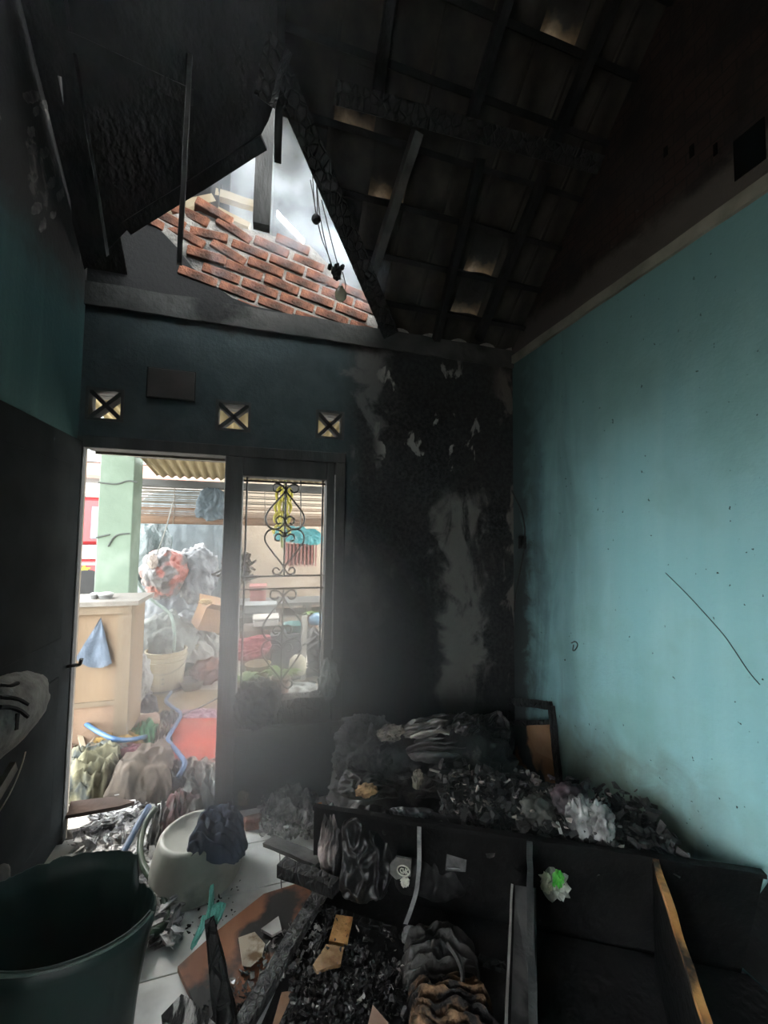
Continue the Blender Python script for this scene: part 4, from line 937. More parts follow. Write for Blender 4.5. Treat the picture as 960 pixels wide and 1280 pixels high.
# crumpled packet
th2 = thing('crumpled_packet', PZ(693, 1118, .2), 'crumpled bright green and white plastic packet inside the dark wardrobe', 'packet')
pc = PZ(693, 1101, .275); pk = bpy.data.materials
link('body', blob(pc, (.055, .05, .06), 3, amp=.3, ridge=.3, sub=3), mat('grey_film', (.22, .24, .20), (.55, .58, .5), rough=.25, spec=.7, scale=25), th2)
link('green_print', blob(pc+V((-.008, -.03, .03)), (.026, .02, .035), 5, amp=.25, ridge=.2, sub=3), mat('green_film', (.08, .55, .06), (.25, .75, .15), rough=.3, scale=20), th2)
link('frill', blob(pc+V((-.045, -.01, .01)), (.022, .02, .035), 8, amp=.5, ridge=.3, sub=3), mat('lime_film', (.45, .5, .3), (.7, .7, .55), rough=.3, scale=30), th2)
link('tail', blob(pc+V((.055, .0, -.04)), (.02, .015, .02), 9, amp=.4, sub=3), mat('teal_film', (.05, .2, .12), (.1, .3, .2), rough=.3, scale=20), th2)

# ------------------------------------------------ garments hung over the wardrobe side
def drape(name, px, seed, m, label, cat, lift=.03, folds=4, fdir=0.1, h=.05, n=54, **k):
    """px: four (x, y, z) image points with their heights: bottom-left, bottom-right, top-right, top-left."""
    q = [PZ(x, y, z) + nrm_in*lift for x, y, z in px]
    return tag(link(name, sheet(q, h, seed, n=n, folds=folds, fdir=fdir, nrm=(-.47, -.80, .35), **k), m, smooth=True), label, cat)
black = M['burnt_cloth']
drape('jacket', [(428, 1120, .12), (490, 1118, .1), (496, 1003, .45), (432, 1000, .46)], 51, black, 'black shiny jacket hung over the wardrobe side, left of the badge', 'jacket', folds=3, rag=.12, famp=.4, crump=.8, fdir=.35)
drape('pale_shirt', [(402, 1092, .1), (428, 1108, .1), (432, 1000, .46), (404, 1000, .44)], 52, mat('scorched_pale_cloth', (.03, .03, .03), (.34, .28, .26), rough=.5, spec=.5, scale=9, bump=.5, lo=.45, hi=.68), 'scorched pinkish grey shirt at the left corner of the wardrobe', 'shirt', folds=3, rag=.12)
tag(link('orange_rag', blob(PZ(458, 988, .47), (.05, .035, .022), 6, amp=.3, ridge=.2, sub=4), mat('orange_scorched_rag', (.18, .10, .05), (.55, .33, .16), rough=.6, scale=18, bump=.5), smooth=True), 'orange scorched rag on top of the garments at the rim', 'rag')
drape('grey_blouse', [(490, 1030, .36), (546, 1034, .36), (544, 1004, .46), (486, 1002, .46)], 53, mat('sooty_silver_cloth', (.03, .03, .03), (.26, .26, .26), rough=.38, spec=.7, scale=7, bump=.5, lo=.42, hi=.66), 'silvery crumpled blouse folded over the rim above the badge', 'blouse', folds=5, rag=.12, h=.035)
drape('dark_coat', [(490, 1118, .1), (590, 1130, .08), (592, 1018, .45), (495, 1008, .45)], 54, mat('deep_black_cloth', (.006, .006, .006), (.016, .016, .016), rough=.6, scale=6, bump=.5), 'deep black coat hanging behind the badge and strap', 'coat', lift=.01, folds=4, rag=.08, h=.03)
# round badge on a flap
th2 = thing('badge_flap', PZ(505, 1068, .26)+nrm_in*.09, 'grey cloth flap with a round ringed badge hanging on the coat', 'badge')
bx = V((.88, -.47, 0)); bz = V((-.12, -.22, .96)).normalized(); bo = PZ(508, 1068, .27)+nrm_in*.085
def on_badge(u, v, d=0): return bo + bx*u + bz*v + nrm_in*d
bg_ = mat('badge_grey', (.10, .10, .09), (.2, .2, .19), rough=.5, scale=20); bw = mat('badge_cream', (.55, .54, .46), (.68, .66, .58), rough=.5, scale=30); bk_ = mat('badge_black', (.012, .012, .012), rough=.5)
link('flap', poly_plate([on_badge(-.062, -.035), on_badge(-.035, -.062), on_badge(.03, -.03), on_badge(.035, .06), on_badge(-.03, .062), on_badge(-.06, .015)], -nrm_in, .01), bg_, th2)
link('ring', tube([on_badge(cos(a_*pi/8)*.027, sin(a_*pi/8)*.027, .006) for a_ in range(17)], .003, 6, 2), bw, th2)
link('disc', poly_plate([on_badge(cos(a_*pi/10)*.025, sin(a_*pi/10)*.025, .002) for a_ in range(20)], nrm_in, .002), bk_, th2)
link('letter_stroke', tube([on_badge(.002, .010, .007), on_badge(-.010, .011, .007), on_badge(-.014, .0, .007), on_badge(-.008, -.011, .007), on_badge(.002, -.010, .007), on_badge(.003, -.001, .007), on_badge(-.004, -.001, .007)], .0028, 6, 3), bw, th2)
link('letter_stroke', tube([on_badge(.010, .014, .007), on_badge(.009, .002, .007), on_badge(.010, -.012, .007)], .003, 6, 3), bw, th2)
link('letter_stroke', tube([on_badge(.020, .012, .007), on_badge(.012, .0, .007), on_badge(.020, -.012, .007)], .003, 6, 3), bw, th2)
link('tail', blob(on_badge(.005, -.060, .004), (.018, .012, .020), 3, amp=.4, ridge=.2, sub=3), bw, th2)
strapm = mat('dusty_webbing', (.09, .09, .09), (.2, .2, .195), rough=.6, scale=20, bump=.3)
def ribbon(pts, wd, side, th_=.004):
    bm = bmesh.new(); prev = None; side = V(side).normalized(); P_ = crom(pts, 6)
    for i, p in enumerate(P_):
        d = (P_[min(i+1, len(P_)-1)]-P_[max(i-1, 0)]).normalized(); up = d.cross(side).normalized()
        cur = [bm.verts.new(p+side*a*wd/2+up*b*th_/2) for a, b in ((-1, -1), (1, -1), (1, 1), (-1, 1))]
        if prev:
            for k in range(4): bm.faces.new((prev[k], prev[(k+1) % 4], cur[(k+1) % 4], cur[k]))
        else: bm.faces.new(cur[::-1])
        prev = cur
    bm.faces.new(prev); return bm
th2 = thing('webbing_strap', PZ(520, 1130, .05), 'long grey webbing strap with a torn tip hanging right of the badge', 'strap')
link('band', ribbon([PZ(x, y, z)+nrm_in*.10 for x, y, z in ((527, 1008, .46), (527, 1030, .40), (527, 1058, .31), (524, 1088, .22), (517, 1112, .15), (511, 1128, .11))], .018, bx), strapm, th2)
link('torn_tip', sheet([PZ(505, 1150, .05)+nrm_in*.1, PZ(528, 1152, .05)+nrm_in*.1, PZ(527, 1130, .1)+nrm_in*.1, PZ(507, 1128, .1)+nrm_in*.1], .02, 5, n=16, folds=2, nrm=nrm_in), strapm, th2)
th2 = thing('pocket_patch', PZ(572, 1056, .3), 'faint grey square patch on the wardrobe side right of the strap', 'patch')
pq = [PZ(x, y, z)+nrm_in*.075 for x, y, z in ((558, 1070, .27), (582, 1072, .27), (584, 1046, .34), (560, 1044, .34))]
link('cloth', poly_plate(pq, nrm_in, .004), mat('patch_cloth', (.025, .025, .025), (.08, .08, .078), scale=30, rough=.6), th2)
link('white_print', beam(pq[0]+V((.004, -.006, .012)), pq[0].lerp(pq[1], .7)+V((0, -.006, .012)), .004, .004), mat('faded_print', (.12, .12, .12), (.25, .25, .25), scale=40), th2)

# ------------------------------------------------ burnt heap behind the wardrobe
def bpy_blob(name, q, Y, rad, seed, m, label, cat, zoff=0, **k):
    kw = dict(amp=.25, freq=2.2, ridge=.12, rfreq=4, sub=5); kw.update(k)
    c = PY(*q, Y); c.z += zoff
    return tag(link(name, blob(c, rad, seed, **kw), m, smooth=True), label, cat)
bpy_blob('burnt_mattress', (545, 985), 2.33, (.62, .30, .40), 61, M['burnt_cloth2'], 'large burnt mattress and clothes heap behind the wardrobe', 'mattress', zoff=-.02, amp=.2, ridge=.07, rfreq=6)
bpy_blob('foam_lump', (460, 945), 2.40, (.20, .20, .20), 62, mat('scorched_foam', (.012, .012, .013), (.08, .08, .078), rough=.8, scale=30, bump=1, bscale=70), 'crumbly scorched foam lump at the left of the heap', 'foam', amp=.25, ridge=.18, rfreq=9)
M['fold'] = mat('sooty_highlit_cloth', (.010, .010, .010), (.17, .155, .147), rough=.36, spec=.6, scale=5, bump=.4, bscale=20, lo=.42, hi=.72)  # pale blotches paint highlights on the sooty folds
fold2 = mat('ashen_highlit_cloth', (.02, .02, .02), (.30, .275, .26), rough=.36, spec=.6, scale=6, bump=.4, bscale=20, lo=.42, hi=.7)  # stronger painted highlights for the ashen top folds
def heap_sheet(name, px, Y0, Y1, h, seed, m, label, cat='blanket', **k):
    q = [PY(px[0][0], px[0][1], Y0), PY(px[1][0], px[1][1], Y0), PY(px[2][0], px[2][1], Y1), PY(px[3][0], px[3][1], Y1)]
    kw = dict(folds=3, rag=.10, n=50, dome=.5, famp=.5); kw.update(k)
    return tag(link(name, sheet(q, h, seed, nrm=(-.1, -.75, .65), **kw), m, smooth=True), label, cat)
heap_sheet('folded_blanket', [(500, 925), (566, 922), (570, 892), (505, 902)], 2.25, 2.5, .11, 71, fold2, 'folded blanket on top of the burnt heap, its edge pale with ash', fdir=1.5)
heap_sheet('folded_blanket', [(510, 955), (600, 952), (596, 915), (508, 925)], 2.15, 2.35, .10, 72, M['fold'], 'second folded blanket under the pale edged one on the heap', fdir=1.45, folds=4)
heap_sheet('burnt_bundle', [(560, 925), (596, 930), (594, 900), (562, 895)], 2.25, 2.45, .12, 73, fold2, 'rounded grey bundle beside the top blanket on the heap', 'bundle', folds=2, dome=1)
heap_sheet('burnt_jacket', [(590, 940), (640, 950), (632, 890), (592, 895)], 2.3, 2.55, .10, 74, M['fold'], 'sooty jacket slumped at the right side of the heap', 'jacket', folds=2, fdir=.9)
heap_sheet('burnt_trousers', [(516, 1000), (602, 996), (590, 955), (520, 962)], 2.0, 2.25, .12, 75, M['burnt_cloth2'], 'burnt trousers below the folded blankets on the heap', 'trousers', folds=3, fdir=1.2)
heap_sheet('burnt_towel', [(418, 1000), (500, 1000), (492, 968), (428, 962)], 2.05, 2.3, .12, 76, M['burnt_cloth2'], 'ragged burnt towel between foam lump and wardrobe corner', 'towel', folds=4, fdir=.6)
th2 = thing('ash_edge', PY(535, 918, 2.2), 'curled ash pale strip hanging along the blanket edge', 'strip')
link('strip', tube([PY(513, 922, 2.18), PY(528, 916, 2.17), PY(545, 914, 2.17), PY(561, 917, 2.2)], .008, 6), mat('pale_ash_strip', (.25, .23, .2), (.45, .42, .36), scale=20), th2)
th2 = thing('burnt_ribbon', PY(556, 960, 2.1), 'thin pale ribbon zigzagging over the second blanket', 'ribbon')
link('strip', tube([PY(537, 962, 2.05), PY(560, 968, 2.05), PY(582, 974, 2.06), PY(588, 952, 2.12), PY(600, 950, 2.14)], .006, 6, 4), bpy.data.materials['pale_ash_strip'], th2)
th2 = thing('singed_paper', PY(520, 974, 2.05), 'small singed paper twist left of the ribbon on the heap', 'paper')
link('twist', blob(PY(522, 973, 2.02), (.03, .015, .045), 6, amp=.35, ridge=.2, sub=3), mat('singed_paper', (.06, .05, .04), (.34, .30, .24), scale=25), th2)
th2 = thing('ash_tuft', PY(490, 914, 2.3), 'pale grey ash tuft on top of the foam lump', 'ash tuft')
link('tuft', blob(PY(488, 916, 2.28), (.07, .04, .04), 7, amp=.4, ridge=.25, sub=4), mat('pale_tuft', (.05, .045, .04), (.30, .26, .22), scale=22), th2)
# scorched cabinet door leaning on the right wall
th2 = thing('cabinet_door', (1.82, 2.4, 0), 'charred cabinet door with an orange panel leaning on the blue wall', 'cabinet door')
XW = 1.845
TL, TR, BR_, BL = PX(634, 876, XW-.01), PX(689, 882, XW), PX(700, 990, XW-.02), PX(638, 1000, XW-.05)
xo = V((-1, 0, 0))
for n_, a_, b_, w_ in (('top_bar', TL, TR, .05), ('stile', TR, BR_, .045), ('stile', TL, BL, .045), ('bottom_bar', BL, BR_, .05)):
    link(n_, beam(a_, b_, w_, .025, up=xo, cuts=10, rag=.004), M['char'], th2)
ml, mr_ = PX(640, 904, XW-.01), PX(690, 902, XW)
link('middle_bar', beam(ml, mr_, .03, .022, up=xo, cuts=8, rag=.006), M['char'], th2)
link('panel', poly_plate([PX(640, 908, XW), PX(688, 902, XW+.005), PX(697, 985, XW-.01), PX(640, 995, XW-.03)], (1, 0, 0), .006), mat('half_burnt_panel', (.004, .004, .004), (.36, .18, .09), rough=.6, scale=3.2, lo=.46, hi=.52, detail=3), th2)
link('orange_patch', poly_plate([PX(*p_, XW-.004) for p_ in ((662, 906), (685, 903), (690, 930), (691, 972), (682, 962), (672, 948), (664, 925))], (1, 0, 0), .004), mat('bare_orange_board', (.36, .19, .10), (.50, .29, .16), rough=.6, scale=7), th2)
# debris along the rim on the right
tag(link('burnt_rubble', shards(1300, lambda r: (lambda t: (A1.lerp(B1, t)-nrm_in*r.uniform(.03, .42)+V((0, 0, r.uniform(-.16, .10)*(1.1-.7*t)-.02*t))))(r.uniform(.32, .86)), .022, 31, 1, .4), M['burnt_cloth2']), 'burnt rubble heaped between wardrobe and blue wall', kind='stuff')
tag(link('bright_rubble', shards(130, lambda r: (lambda t: (A1.lerp(B1, t)-nrm_in*r.uniform(.03, .30)+V((0, 0, r.uniform(-.02, .11)))))(r.uniform(.34, .75)), .013, 33, 1, .2), mat('pale_singed_scraps', (.08, .07, .065), (.42, .36, .33), rough=.4, scale=20)), 'pale singed scraps on the rubble heap', kind='stuff')
bm = blob((1.40, 1.80, .05), (.42, .26, .36), 81, amp=.15, ridge=.08, sub=4)
for v in bm.verts:                                       # keep the mound on its own side of the panel
    t_ = min(max(v.co.z/RZ, 0), 1); a_ = A0.lerp(A1, t_); k_ = (v.co-a_).dot(nrm_in) + .035
    if k_ > 0: v.co -= nrm_in*k_
tag(link('rubble_base', bm, M['burnt_cloth2'], smooth=True), 'sooty mound under the rubble between wardrobe and blue wall', kind='stuff')
film = mat('cloudy_plastic_film', (.10, .10, .10), (.50, .50, .49), rough=.22, spec=.8, scale=7, bump=.4, lo=.42, hi=.66)
for q_, rad, sd, lab in (((724, 1024), (.05, .05, .085), 1, 'milky crumpled plastic film on the rubble by the blue wall, left of two'), ((750, 1030), (.05, .05, .075), 2, 'milky crumpled plastic film nearest the blue wall, right of two')):
    c = PZ(*q_, .50); tag(link('plastic_film', blob(c, rad, sd, amp=.3, ridge=.35, rfreq=2.4, sub=4), film, smooth=True), lab, 'plastic film')
c = PZ(712, 1000, .52); tag(link('purple_lump', blob(c, (.085, .06, .06), 4, amp=.3, ridge=.2, sub=4), mat('dark_purple_cloth', (.02, .015, .018), (.09, .06, .07), rough=.5, scale=12), smooth=True), 'dark purple burnt cloth lump behind the milky films', 'cloth')
tag(link('rumpled_cloth', blob(PZ(672, 1012, .50), (.075, .06, .05), 5, amp=.3, ridge=.2, sub=4), mat('olive_grey_cloth', (.02, .022, .018), (.08, .08, .07), rough=.5, scale=12), smooth=True), 'olive grey rumpled cloth on the rubble left of the films', 'cloth')
c = PZ(697, 1028, .47); tag(link('white_sliver', beam(c, PZ(702, 1042, .46), .012, .008, cuts=4, rag=.003), mat('white_sliver', (.45, .44, .42), (.6, .6, .58), rough=.3, scale=20)), 'thin white sliver standing on the rubble at the rim', 'sliver')
p_, q_ = PX(770, 1021, XR-.004), PX(790, 1040, XR-.004)
th2 = thing('charred_sliver', p_, 'charred sliver stuck to the grimy blue wall', 'sliver')
link('sliver', beam(p_, q_, .02, .01, up=(1, 0, 0), cuts=6, rag=.008), M['char'], th2)

# ------------------------------------------------ things on the walls
th2 = thing('wall_switch', PX(655, 678, XR), 'charred switch with drooping cables near the corner of the blue wall', 'switch')
c = PX(655, 678, XR); link('switch_box', box(c+V((-.03, -.035, -.05)), c+V((0, .035, .05)), .006), M['char'], th2)
link('cable', tube([PX(x, y, XR-.012) for x, y in ((636, 606), (644, 622), (652, 640), (656, 660), (656, 672))], .006, 6), M['iron'], th2)
link('cable', tube([PX(x, y, XR-.012) for x, y in ((656, 682), (653, 700), (648, 725), (644, 748), (643, 765))], .006, 6), M['iron'], th2)
th2 = thing('wire_hook', PX(718, 805, XR), 'small bent wire loop hanging on the blue wall', 'hook')
link('loop', tube([PX(x, y, XR-.006) for x, y in ((714, 804), (719, 802), (722, 806), (719, 812), (716, 813), (717, 806))], .003, 5), M['iron'], th2)
link('screw', tube([PX(718, 802, XR), PX(718, 802, XR-.01)], .004, 6), M['iron'], th2)
th2 = thing('wall_plate', PY(214, 480, BACK), 'brown square blanking board fixed high above the doorway', 'board')
a, b = PY(186, 460, BACK), PY(243, 500, BACK)
link('board', box((a.x, BACK-.018, b.z-.01), (b.x, BACK, a.z), .003), mat('sooty_brown_board', (.035, .03, .027), (.06, .05, .045), rough=.7, scale=8), th2)
link('rim', box((a.x-.006, BACK-.012, b.z-.016), (b.x+.006, BACK-.001, a.z+.006), .002), M['soot'], th2)
# hanging rod
p = PY(224, 330, 1.93); zt_ = gz(1.93)
tag(link('hanging_rod', beam(p, (p.x+.01, 1.93, zt_), .02, .016, up=(0, 1, 0), cuts=8, rag=.002), M['sootgrey']), 'thin grey rod hanging straight down from the sheathing, left of the bricks', 'rod')
# lamp on wires and a round insulator
th2 = thing('hanging_bulb', PY(424, 355, 2.2), 'sooty light bulb with its charred socket hanging on burnt wires', 'lamp')
pb_ = PY(426, 366, 2.2); d = V((.15, -.1, -1)).normalized()
bm = lathe([(0, -.045), (.02, -.042), (.032, -.025), (.034, -.005), (.028, .012), (.016, .026), (.014, .035), (0, .035)], 20)
for v in bm.verts: v.co += pb_
link('bulb', bm, mat('dirty_glass_bulb', (.36, .34, .24), (.5, .48, .36), rough=.25, spec=.7, scale=12), th2, smooth=True)
link('socket', blob(PY(421, 340, 2.2), (.028, .028, .045), 2, amp=.3, ridge=.2, sub=3), M['char'], th2)
for px_ in (((395, 215), (400, 270), (412, 325), (420, 340)), ((388, 225), (400, 290), (410, 318), (417, 338)), ((402, 250), (414, 300), (424, 338)), ((428, 340), (432, 356), (430, 366))):
    q_ = [PY(x, y, 2.2) for x, y in px_]; q_[0].y = 2.2
    link('wire', tube(q_, .003, 5), M['iron'], th2)
for k in range(3):
    c = PY(412+k*8, 334+(k % 2)*6, 2.19); link('char_flake', blob(c, (.012, .01, .018), k, amp=.4, sub=2), M['char'], th2)
th2 = thing('round_insulator', PY(395, 274, 2.2), 'small round black ball hanging on a pair of thin wires', 'insulator')
bm = bmesh.new(); n_ = 16
link('ball', blob(PY(395, 274, 2.2), (.026, .024, .028), 1, amp=.05, sub=3), M['iron'], th2)
for dx in (0, 4): link('wire', tube([PY(390+dx, 205, 2.2), PY(392+dx, 240, 2.2), PY(395+dx*.5, 270, 2.2)], .003, 5), M['iron'], th2)

# ------------------------------------------------ by the window sill
bpy_blob('charred_lump', (322, 878), 2.66, (.13, .07, .15), 85, M['soot'], 'charred lump of cloth on the sill at the left foot of the window', 'cloth', amp=.25, ridge=.1)
bpy_blob('plastic_wad', (411, 850), 2.68, (.055, .05, .11), 86, mat('grey_clear_plastic', (.16, .18, .175), (.38, .41, .40), rough=.25, spec=.7, scale=12, bump=.4), 'crumpled clear grey plastic wedged at the right foot of the window', 'plastic', amp=.3, ridge=.3, rfreq=2.5)
# ash heap and brick bit on the tiles
tag(link('ash_heap', sheet([PZ(330, 1020), PZ(392, 1048), PZ(398, 990), PZ(335, 985)], .09, 88, folds=3, rag=.22, crump=1.0, n=70), M['ash'], smooth=True), 'grey woolly ash heap on the tiles below the window', kind='stuff')
tag(link('ash_tufts', shards(500, lambda r: PZ(r.uniform(325, 395), r.uniform(990, 1046), .03+abs(r.gauss(0, .02))), .016, 35, 1, .3), M['ash']), 'flaky ash on the woolly heap', kind='stuff')
p = PZ(316, 1028, .03); bm = box((-.05, -.03, -.03), (.05, .03, .03), .008)
for v in bm.verts: v.co = v.co + noise.noise_vector(v.co*25)*.012 + p
tag(link('brick_piece', bm, M['brick']), 'broken orange brick piece lying right of the navy cloth', 'brick piece')

# ------------------------------------------------ upturned basin and the clothes around the doorway
p = PZ(243, 1090, 0); th2 = thing('upturned_basin', p, 'grey white plastic basin turned upside down on the tiles', 'basin')
R_ = .213; H_ = .205
prof = [(R_*1.04, 0), (R_*1.06, .008), (R_*1.0, .014), (R_*.97, .05), (R_*.90, .12), (R_*.80, H_*.93), (R_*.74, H_*.99), (R_*.69, H_), (R_*.66, H_*.985), (R_*.62, H_*.93), (0, H_*.92)]
bm = lathe(prof, 48)
for v in bm.verts: v.co += p
link('shell', bm, mat('dirty_white_plastic', (.36, .36, .31), (.56, .56, .49), rough=.4, spec=.5, scale=4, bump=.1, c3=(.12, .12, .10), s3=5, l3=.52, h3=.7), th2, smooth=True)
floor_cloth('navy_jeans', ((228, 1080), (308, 1082), (306, 1018), (252, 1012)), .075, (.26, .33, .50), 91, 'dark navy jeans heaped on the upturned basin', 'jeans', z=(.19, .10, .14, .21), folds=6, fdir=1.1, famp=.45, crump=.4, n=60, var=.45)
floor_cloth('maroon_shirt', ((192, 1062), (240, 1060), (258, 1000), (208, 1005)), .11, (.32, .11, .12), 92, 'maroon shirt crumpled behind the basin, left of the navy jeans', 'shirt', fdir=.3, folds=5, famp=.6, c3=(.35, .33, .30), s3=7)
floor_cloth('white_towel', ((214, 1014), (308, 1010), (300, 972), (244, 980)), .12, (.46, .49, .46), 93, 'pale grey green towel lying along the foot of the post', 'towel', fdir=.5, folds=5, famp=.6, c3=(.12, .13, .12), s3=6)
floor_cloth('printed_cloth', ((178, 1072), (200, 1080), (215, 1010), (196, 1012)), .10, (.42, .42, .38), 94, 'pale striped cloth under the maroon shirt', folds=4, fdir=.2, c3=(.08, .08, .08), s3=8)
floor_cloth('brown_blanket', ((118, 1010), (214, 1008), (222, 950), (158, 955)), .15, (.26, .20, .15), 95, 'big stiff brown blanket lying just outside the door', 'blanket', folds=1, famp=.15, crump=.35, dome=1.1, n=60, rag=.12)
floor_cloth('olive_clothes', ((70, 1012), (138, 1000), (158, 955), (84, 958)), .13, (.40, .37, .22), 96, 'olive yellow clothes heap beside the left jamb', 'clothes', folds=6, fdir=1.45, famp=.5, crump=.7, dome=.9, c3=(.07, .08, .07), s3=7, n=60)
floor_cloth('grey_clothes', ((92, 972), (160, 975), (170, 938), (100, 940)), .11, (.28, .30, .27), 97, 'grey green clothes between the olive heap and the orange cloth', 'clothes', folds=5, fdir=1.2, famp=.6, c3=(.06, .07, .06), s3=7)
floor_cloth('speckled_cloth', ((222, 985), (270, 980), (278, 955), (222, 958)), .10, (.50, .48, .43), 98, 'speckled grey cloth on the red step beside the post', folds=4, c3=(.10, .09, .08), s3=14)
floor_cloth('dark_cloth', ((190, 990), (232, 985), (228, 962), (200, 962)), .12, (.10, .10, .11), 99, 'dark cloth between the brown blanket and the blue hose', folds=3)
th2 = thing('yellow_scrap', PZ(303, 1005, .1), 'torn yellowish paper scrap beside the towel at the post', 'paper')
link('scrap', sheet([PZ(296, 1008, .08), PZ(312, 1008, .08), PZ(312, 992, .14), PZ(298, 990, .14)], .03, 6, n=14, folds=1), cm('old_yellow_paper', (.45, .36, .18)), th2)
tag(link('brown_plank', poly_plate([PZ(*q_, .12) for q_ in ((82, 1024), (150, 1012), (168, 1006), (140, 1000), (88, 1006))], (0, 0, 1), .02), cm('wet_brown_board', (.24, .14, .10), .5)), 'wet brown board lying below the olive clothes heap', 'plank')
def dr(r):
    p = PZ(max(70, min(r.gauss(140, 44), 222)), r.uniform(1003, 1180), .01+abs(r.gauss(0, .02))); p.x = max(p.x, -.92+r.uniform(0, .2) if p.x < -.92 else p.x); return p
tag(link('charred_paper', shards(1500, dr, .034, 41, .35, .10), M['wet_ash']), 'wet charred paper and ash covering the floor inside the doorway', kind='stuff')
tag(link('charred_grit', shards(600, lambda r: PZ(r.uniform(75, 300), r.uniform(985, 1170), .004), .007, 43, .5, .3), M['soot']), 'scattered black grit on the white tiles', kind='stuff')
for k, (qs, lab) in enumerate(((((168, 1108), (190, 1112), (196, 1092), (176, 1088)), 'dark bent flake of charred card by the green hose'), (((178, 1128), (196, 1120), (192, 1104), (176, 1110)), 'grey flake of charred card inside the loop of the green hose'), (((92, 1055), (120, 1050), (116, 1036), (90, 1040)), 'wide grey flake of wet card near the left jamb'))):
    th2 = thing('card_flake', PZ(*qs[0], .04), lab, 'card'); link('flake', sheet([PZ(*q_, .035) for q_ in qs], .02, 60+k, n=12, folds=1, rag=.25), mat('card%d' % k, (.05, .05, .055) if k == 0 else (.16, .16, .17), (.14, .14, .15) if k == 0 else (.34, .34, .35), rough=.5, scale=14), th2)
# hoses inside
one('water_hose', tube([PZ(144, 1084, .10), PZ(158, 1058, .11), PZ(172, 1032, .12), PZ(186, 1008, .14)], .017, 8), blue, 'straight blue hose piece lying on the ash inside the doorway', 'hose')
one('garden_hose', tube([PZ(x, y, z) for x, y, z in ((186, 1168, .05), (196, 1164, .04), (206, 1154, .03), (209, 1138, .03), (202, 1118, .04), (190, 1100, .05), (179, 1082, .06), (175, 1062, .08), (178, 1040, .10), (186, 1022, .13), (196, 1010, .15))], .016, 8), cm('pale_green_garden_hose', (.24, .36, .25), .7, bump=0, rough=.4), 'pale green garden hose curving past the left of the upturned basin', 'hose')
# teal rag and the charred stick
tp = PZ(258, 1262, .02); 
plank('charred_stick', PZ(284, 1292, .03), PY(262, 1150, 1.56), .075, .05, M['char'], 'black charred stake standing upright before the red brown board', 'stake', up=(0, 1, 0), cuts=18, rag=.012, taper=.4)
th2 = thing('teal_rag', PZ(262, 1140, .1), 'torn teal plastic rag caught on the tip of the charred stake', 'rag')
teal = mat('teal_film_rag', (.05, .26, .20), (.16, .46, .38), rough=.4, scale=12, bump=.4)
c = PY(262, 1136, 1.6)
link('upper_leaf', sheet([c+V((-.015, 0, -.05)), c+V((.02, 0, -.04)), c+V((.012, .01, .08)), c+V((-.008, .01, .07))], .025, 3, n=16, folds=2, nrm=(0, -1, .2)), teal, th2)
link('right_leaf', sheet([c+V((0, -.01, -.03)), c+V((.04, -.01, -.045)), c+V((.055, 0, .01)), c+V((.01, 0, .02))], .02, 4, n=16, folds=1, nrm=(0, -1, .2)), teal, th2)
link('left_leaf', sheet([c+V((-.055, -.02, -.11)), c+V((-.03, -.02, -.10)), c+V((.0, 0, -.02)), c+V((-.03, 0, -.01))], .015, 5, n=16, folds=1, nrm=(0, -1, .2)), teal, th2)
plank('striped_char', PZ(216, 1266, .10), PZ(258, 1306, .12), .07, .05, mat('ash_striped_char', (.01, .01, .01), (.45, .44, .42), rough=.7, scale=34, bump=.9, lo=.52, hi=.6, stretch=(1, .25, 1)), 'ash striped charred beam end at the bottom edge by the stake', 'beam end', rag=.008, cuts=8)

# ------------------------------------------------ broken tub in front
p = PZ(84, 1136, .5); p.z = 0
th2 = thing('plastic_tub', p, 'dark green plastic tub in front, its far rim burnt ragged', 'tub')
bm = bmesh.new(); seg = 144; rings = []
def rim_h(a):
    far = cos(a-radians(112)); k = noise.noise(V((cos(a)*3, sin(a)*3, 1)))*.05 + noise.noise(V((cos(a)*14, sin(a)*14, 4)))*.012
    h = .50
    d_ = math.degrees(a) % 360
    if 40 < d_ < 205: h = .55 + .012*noise.noise(V((a*7, 2, 0))) + .008*noise.noise(V((a*31, 5, 0)))
    elif d_ <= 40 or d_ > 340: h = .455 + .012*noise.noise(V((a*22, 3, 0)))
    else: h = .485
    return h
for wall in (0, 1):
    for iz in range(9):
        t = iz/8; ring = []
        for k in range(seg):
            a = 2*pi*k/seg; r_ = (.215+.065*t) - (.006 if wall else 0)
            if math.cos(a-radians(10)) > .5: r_ *= 1-.05*sin(t*pi)*math.cos(a-radians(10))
            z = t*rim_h(a); ring.append(bm.verts.new(p + V((cos(a)*r_*.93-sin(a)*r_*.12, sin(a)*r_*.62, z))))
        rings.append(ring)
for w_ in (0, 9):
    for i in range(8):
        for k in range(seg): bm.faces.new((rings[w_+i][k], rings[w_+i][(k+1) % seg], rings[w_+i+1][(k+1) % seg], rings[w_+i+1][k]))
for k in range(seg): bm.faces.new((rings[8][k], rings[8][(k+1) % seg], rings[17][(k+1) % seg], rings[17][k]))
bm.faces.new(rings[0][::-1]); bm.faces.new(rings[9])
tubm = mat('dark_green_plastic', (.005, .018, .016), (.012, .036, .030), rough=.45, spec=.5, scale=3, bump=.1)
tubm.node_tree.nodes['Principled BSDF'].inputs['Subsurface Weight'].default_value = 0
link('shell', bm, tubm, th2, smooth=True)
rp = [p+V((cos(a)*.284*.93-sin(a)*.284*.12, sin(a)*.284*.62, rim_h(a)-.008)) for a in [radians(200+k*10) for k in range(15)]]
link('rim_bead', tube(rp, .005, 6, 2), mat('green_rim_glint', (.07, .10, .09), (.13, .17, .15), rough=.4, scale=20), th2)  # paler green paints the thin glint on the front lip

